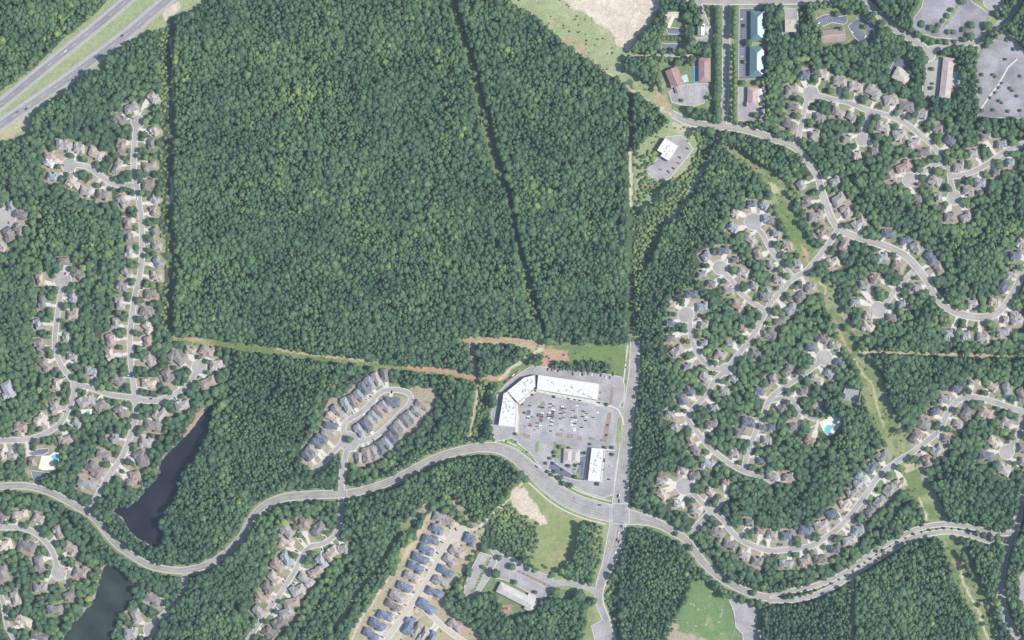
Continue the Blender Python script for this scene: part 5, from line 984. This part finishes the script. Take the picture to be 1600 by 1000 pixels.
for k in range(len(med) - 1): tree((med[k][0] + med[k+1][0]) / 2, (med[k][1] + med[k+1][1]) / 2, 1.8, 3.2, .28, f"{ORD[k]} low bush from the west on the dual carriageway median", 'median bushes', bush=True)
tree(546, 686.5, 6.6, 11, .42, 'single round tree on the island at the start of the terraced loop', None)
LOTTREES = [(1440, 38, 5.5, 3.5), (1454, 44, 6, 5), (1462, 48, 5, 4), (1466, 40, 4, 3.5), (1473, 33, 4.2, 3), (1479, 25, 4.5, 3.5), (1486, 16, 4.5, 4), (1503, 2, 6.5, 5), (1481, 50, 4.5, 4), (1489, 50, 4.5, 4), (1506, 46, 5, 4.5), (1517, 40, 6, 5.5), (1543, 41, 8, 8), (1557, 22, 6, 7), (1564, 26, 6, 7), (1569, 21, 5, 6), (1576, 15, 4.5, 4), (1582, 3, 4.5, 4),
 (1516, 58, 7, 7), (1506, 62, 5, 5), (1492, 65, 4, 4), (1478, 66, 5, 5), (1468, 66, 4.5, 4), (1455, 65, 5.5, 5), (1447, 61, 5.5, 5), (1434, 55, 6, 6), (1426, 50, 6, 6), (1549, 60, 4, 4), (1555, 58, 4, 4), (1541, 72, 5, 6), (1548, 66, 4, 4),
 (1573, 63, 3.2, 3), (1584, 77, 3, 3), (1571, 93, 2.6, 3), (1534, 117, 3, 3), (1551, 117, 2.6, 3), (1555, 120, 2.4, 2.5), (1532, 139, 3, 3), (1532, 144, 3.2, 3), (1565, 130, 2.2, 2.5), (1560, 137, 2.4, 2.5), (1555, 145, 2.4, 2.5), (1547, 153, 2.4, 2.5), (1578, 138, 2.6, 3), (1582, 142, 2.4, 3), (1589, 150, 2.6, 3), (1561, 158, 2.6, 3), (1565, 161, 2.4, 2.5), (1534, 173, 3.4, 3), (1552, 172, 3.2, 3), (1575, 174, 3, 3), (1594, 173, 3, 3), (1594, 119, 2.6, 3)]
for k, (x, y, r, h) in enumerate(LOTTREES):
    side = 'curved northern' if y < 70 and x < 1535 else 'big eastern'
    tree(x, y, r, h * 1.5, .38, f"{'large' if r > 5 else 'middling' if r > 3.4 else 'small'} round tree, number {ORD[k]} westward start, {side} car park island", 'car park trees')
MALLT = [(874, 698, 3), (889, 700, 2.2), (866, 707, 3), (867, 713, 2.6), (859, 716, 2.4), (853, 724, 2.6), (865, 724, 2.2), (856, 737, 2.8), (862, 742, 3), (867, 737, 3.4), (879, 734, 2.2), (899, 745, 3), (907, 724, 2.8), (908, 708, 2.6), (915, 708, 3), (922, 694, 2.4), (945, 699, 2.6), (957, 699, 2.6), (957, 710, 2.8), (944, 718, 2), (934, 756, 3), (880, 755, 4.2), (892, 758, 4.6), (876, 746, 4), (889, 728, 3), (900, 727, 2.6), (820, 645, 2.2), (816, 632, 2), (806, 678, 2.4), (832, 617, 2.2), (866, 620, 2.2), (880, 619, 2), (889, 622, 2), (899, 624, 2), (907, 625, 2), (948, 632, 3), (950, 664, 1.8), (948, 680, 1.8), (842, 567, 4.5)]
for k, (x, y, r) in enumerate(MALLT): tree(x, y, r, r * 2.0, .30, f"small ornamental tree by the shops, {ORD[k] if k < 30 else ORD[k - 30] + ' last'} in order, {'beside the taupe bank' if y > 690 else 'before the mall front'}", 'ornamental trees round the shops')
SCH = [(780, 871, 4.6), (800, 885, 6), (775, 895, 8), (826, 880, 4.5), (868, 924, 7.5), (906, 929, 9), (928, 938, 6), (805, 909, 4), (837, 925, 3.6), (755, 886, 3.4), (733, 891, 6), (757, 858, 6), (1118, 913, 8), (1136, 928, 7.5), (1158, 936, 7), (1183, 943, 7.5), (1108, 903, 5), (1138, 907, 5), (1177, 926, 5), (1105, 848, 4), (1078, 855, 6), (1056, 834, 4)]
for k, (x, y, r) in enumerate(SCH): tree(x, y, r, r * 2.0, .40, f"broad round tree, {ORD[k]} counted eastward, {'by the school car park' if x < 1000 else 'along the road by the sports field'}", 'trees by the school and sports field')
row((766, 873), (740, 924), 12, 1.5, 1.6, .25, 'shrub from the top on the school car park strip', 'car park shrubs', bush=True); row((812, 893), (857, 915), 8, 1.3, 1.5, .3, 'shrub from the west on the red school bed', 'car park shrubs', bush=True)
row((1037, 60), (1062, 60), 5, 4.6, 5, .42, 'dense tree from the west between the two small striped lots', 'hedge trees')
row((1215, 216), (1245, 222), 5, 1.6, 2, .3, 'bush from the west above the collector road bend', 'roadside bushes', bush=True)
for k, (x, y, r) in enumerate([(1169, 67, 6), (1164, 40, 3), (1163, 97, 3), (1160, 130, 5), (1183, 130, 5), (1188, 163, 3.5), (1180, 180, 5), (1072, 26, 8), (1104, 79, 8), (1060, 98, 7), (1076, 172, 7), (1098, 182, 8), (1108, 153, 4), (1065, 157, 3), (1313, 46, 4.5), (1350, 42, 4), (1307, 22, 5), (1327, 18, 7), (1421, 111, 6), (1456, 108, 3.5), (1457, 131, 2.4), (1455, 138, 3), (1110, 207, 8), (1116, 187, 6)]):
    tree(x, y, r, r * 2.1, .42, f"round tree, {ORD[k]} in the north-eastern blocks, {'west' if x < 1130 else 'east'} of the avenue", 'trees of the north-eastern blocks')
# yard trees in front of houses
used = 0
for i, ((hx, hy, ang, l, w, c_), (si, k, dist)) in enumerate(zip(HOUSES, front)):
    if ntree > 296: break
    if i not in keep or dist > 46 or dist < 17 or TH <= i < TH + 35 or streets[si]['kind'] == 'n': continue
    if not (4 < hx < 1596 and 4 < hy < 996): continue
    r = random.Random(i * 3 + 1)
    if r.random() < .25: continue
    p = streets[si]['pts'][k]; dx, dy = p[0] - hx, p[1] - hy; q = math.hypot(dx, dy); rd_ = r.uniform(3.4, 5.2)
    for s_ in ((1, -1) if r.random() < .5 else (-1, 1)):
        x, y = hx + dx * .55 - dy / q * s_ * 7.5, hy + dy * .55 + dx / q * s_ * 7.5; a, b_ = int(x - X0), int(y - Y0)
        if not (0 < a < G.shape[1] and 0 < b_ < G.shape[0]): continue
        if droad[b_, a] > 1.5 and dhouse[b_, a] > 3:
            _, _, side, end = info[i]
            tree(x, y, rd_, rd_ * 2.0, .42, f"tree before {ORD[order[i]]} house from {end}, {side} side of {streets[si]['name']}", 'yard trees'); used += 1; break
print('SINGLE TREES', ntree)

# ---------------------------------------------------------------- haze
if HAZE:
    hb = MB(); hb.box(0, 0, -2.6, 18000, 18000, CAM_H + 60); hm = bpy.data.materials.new('haze_air'); hm.use_nodes = True; nt = hm.node_tree; nt.nodes.clear()
    pv = nt.nodes.new('ShaderNodeVolumePrincipled'); pv.inputs['Color'].default_value = (0.62, 0.78, 1.0, 1); pv.inputs['Density'].default_value = HAZE; pv.inputs['Anisotropy'].default_value = 0.0
    mo = nt.nodes.new('ShaderNodeOutputMaterial'); nt.links.new(pv.outputs[0], mo.inputs['Volume'])
    tag(link('haze', hb.mesh(), hm), 'thin bluish summer haze over the whole landscape', 'haze', kind='stuff')
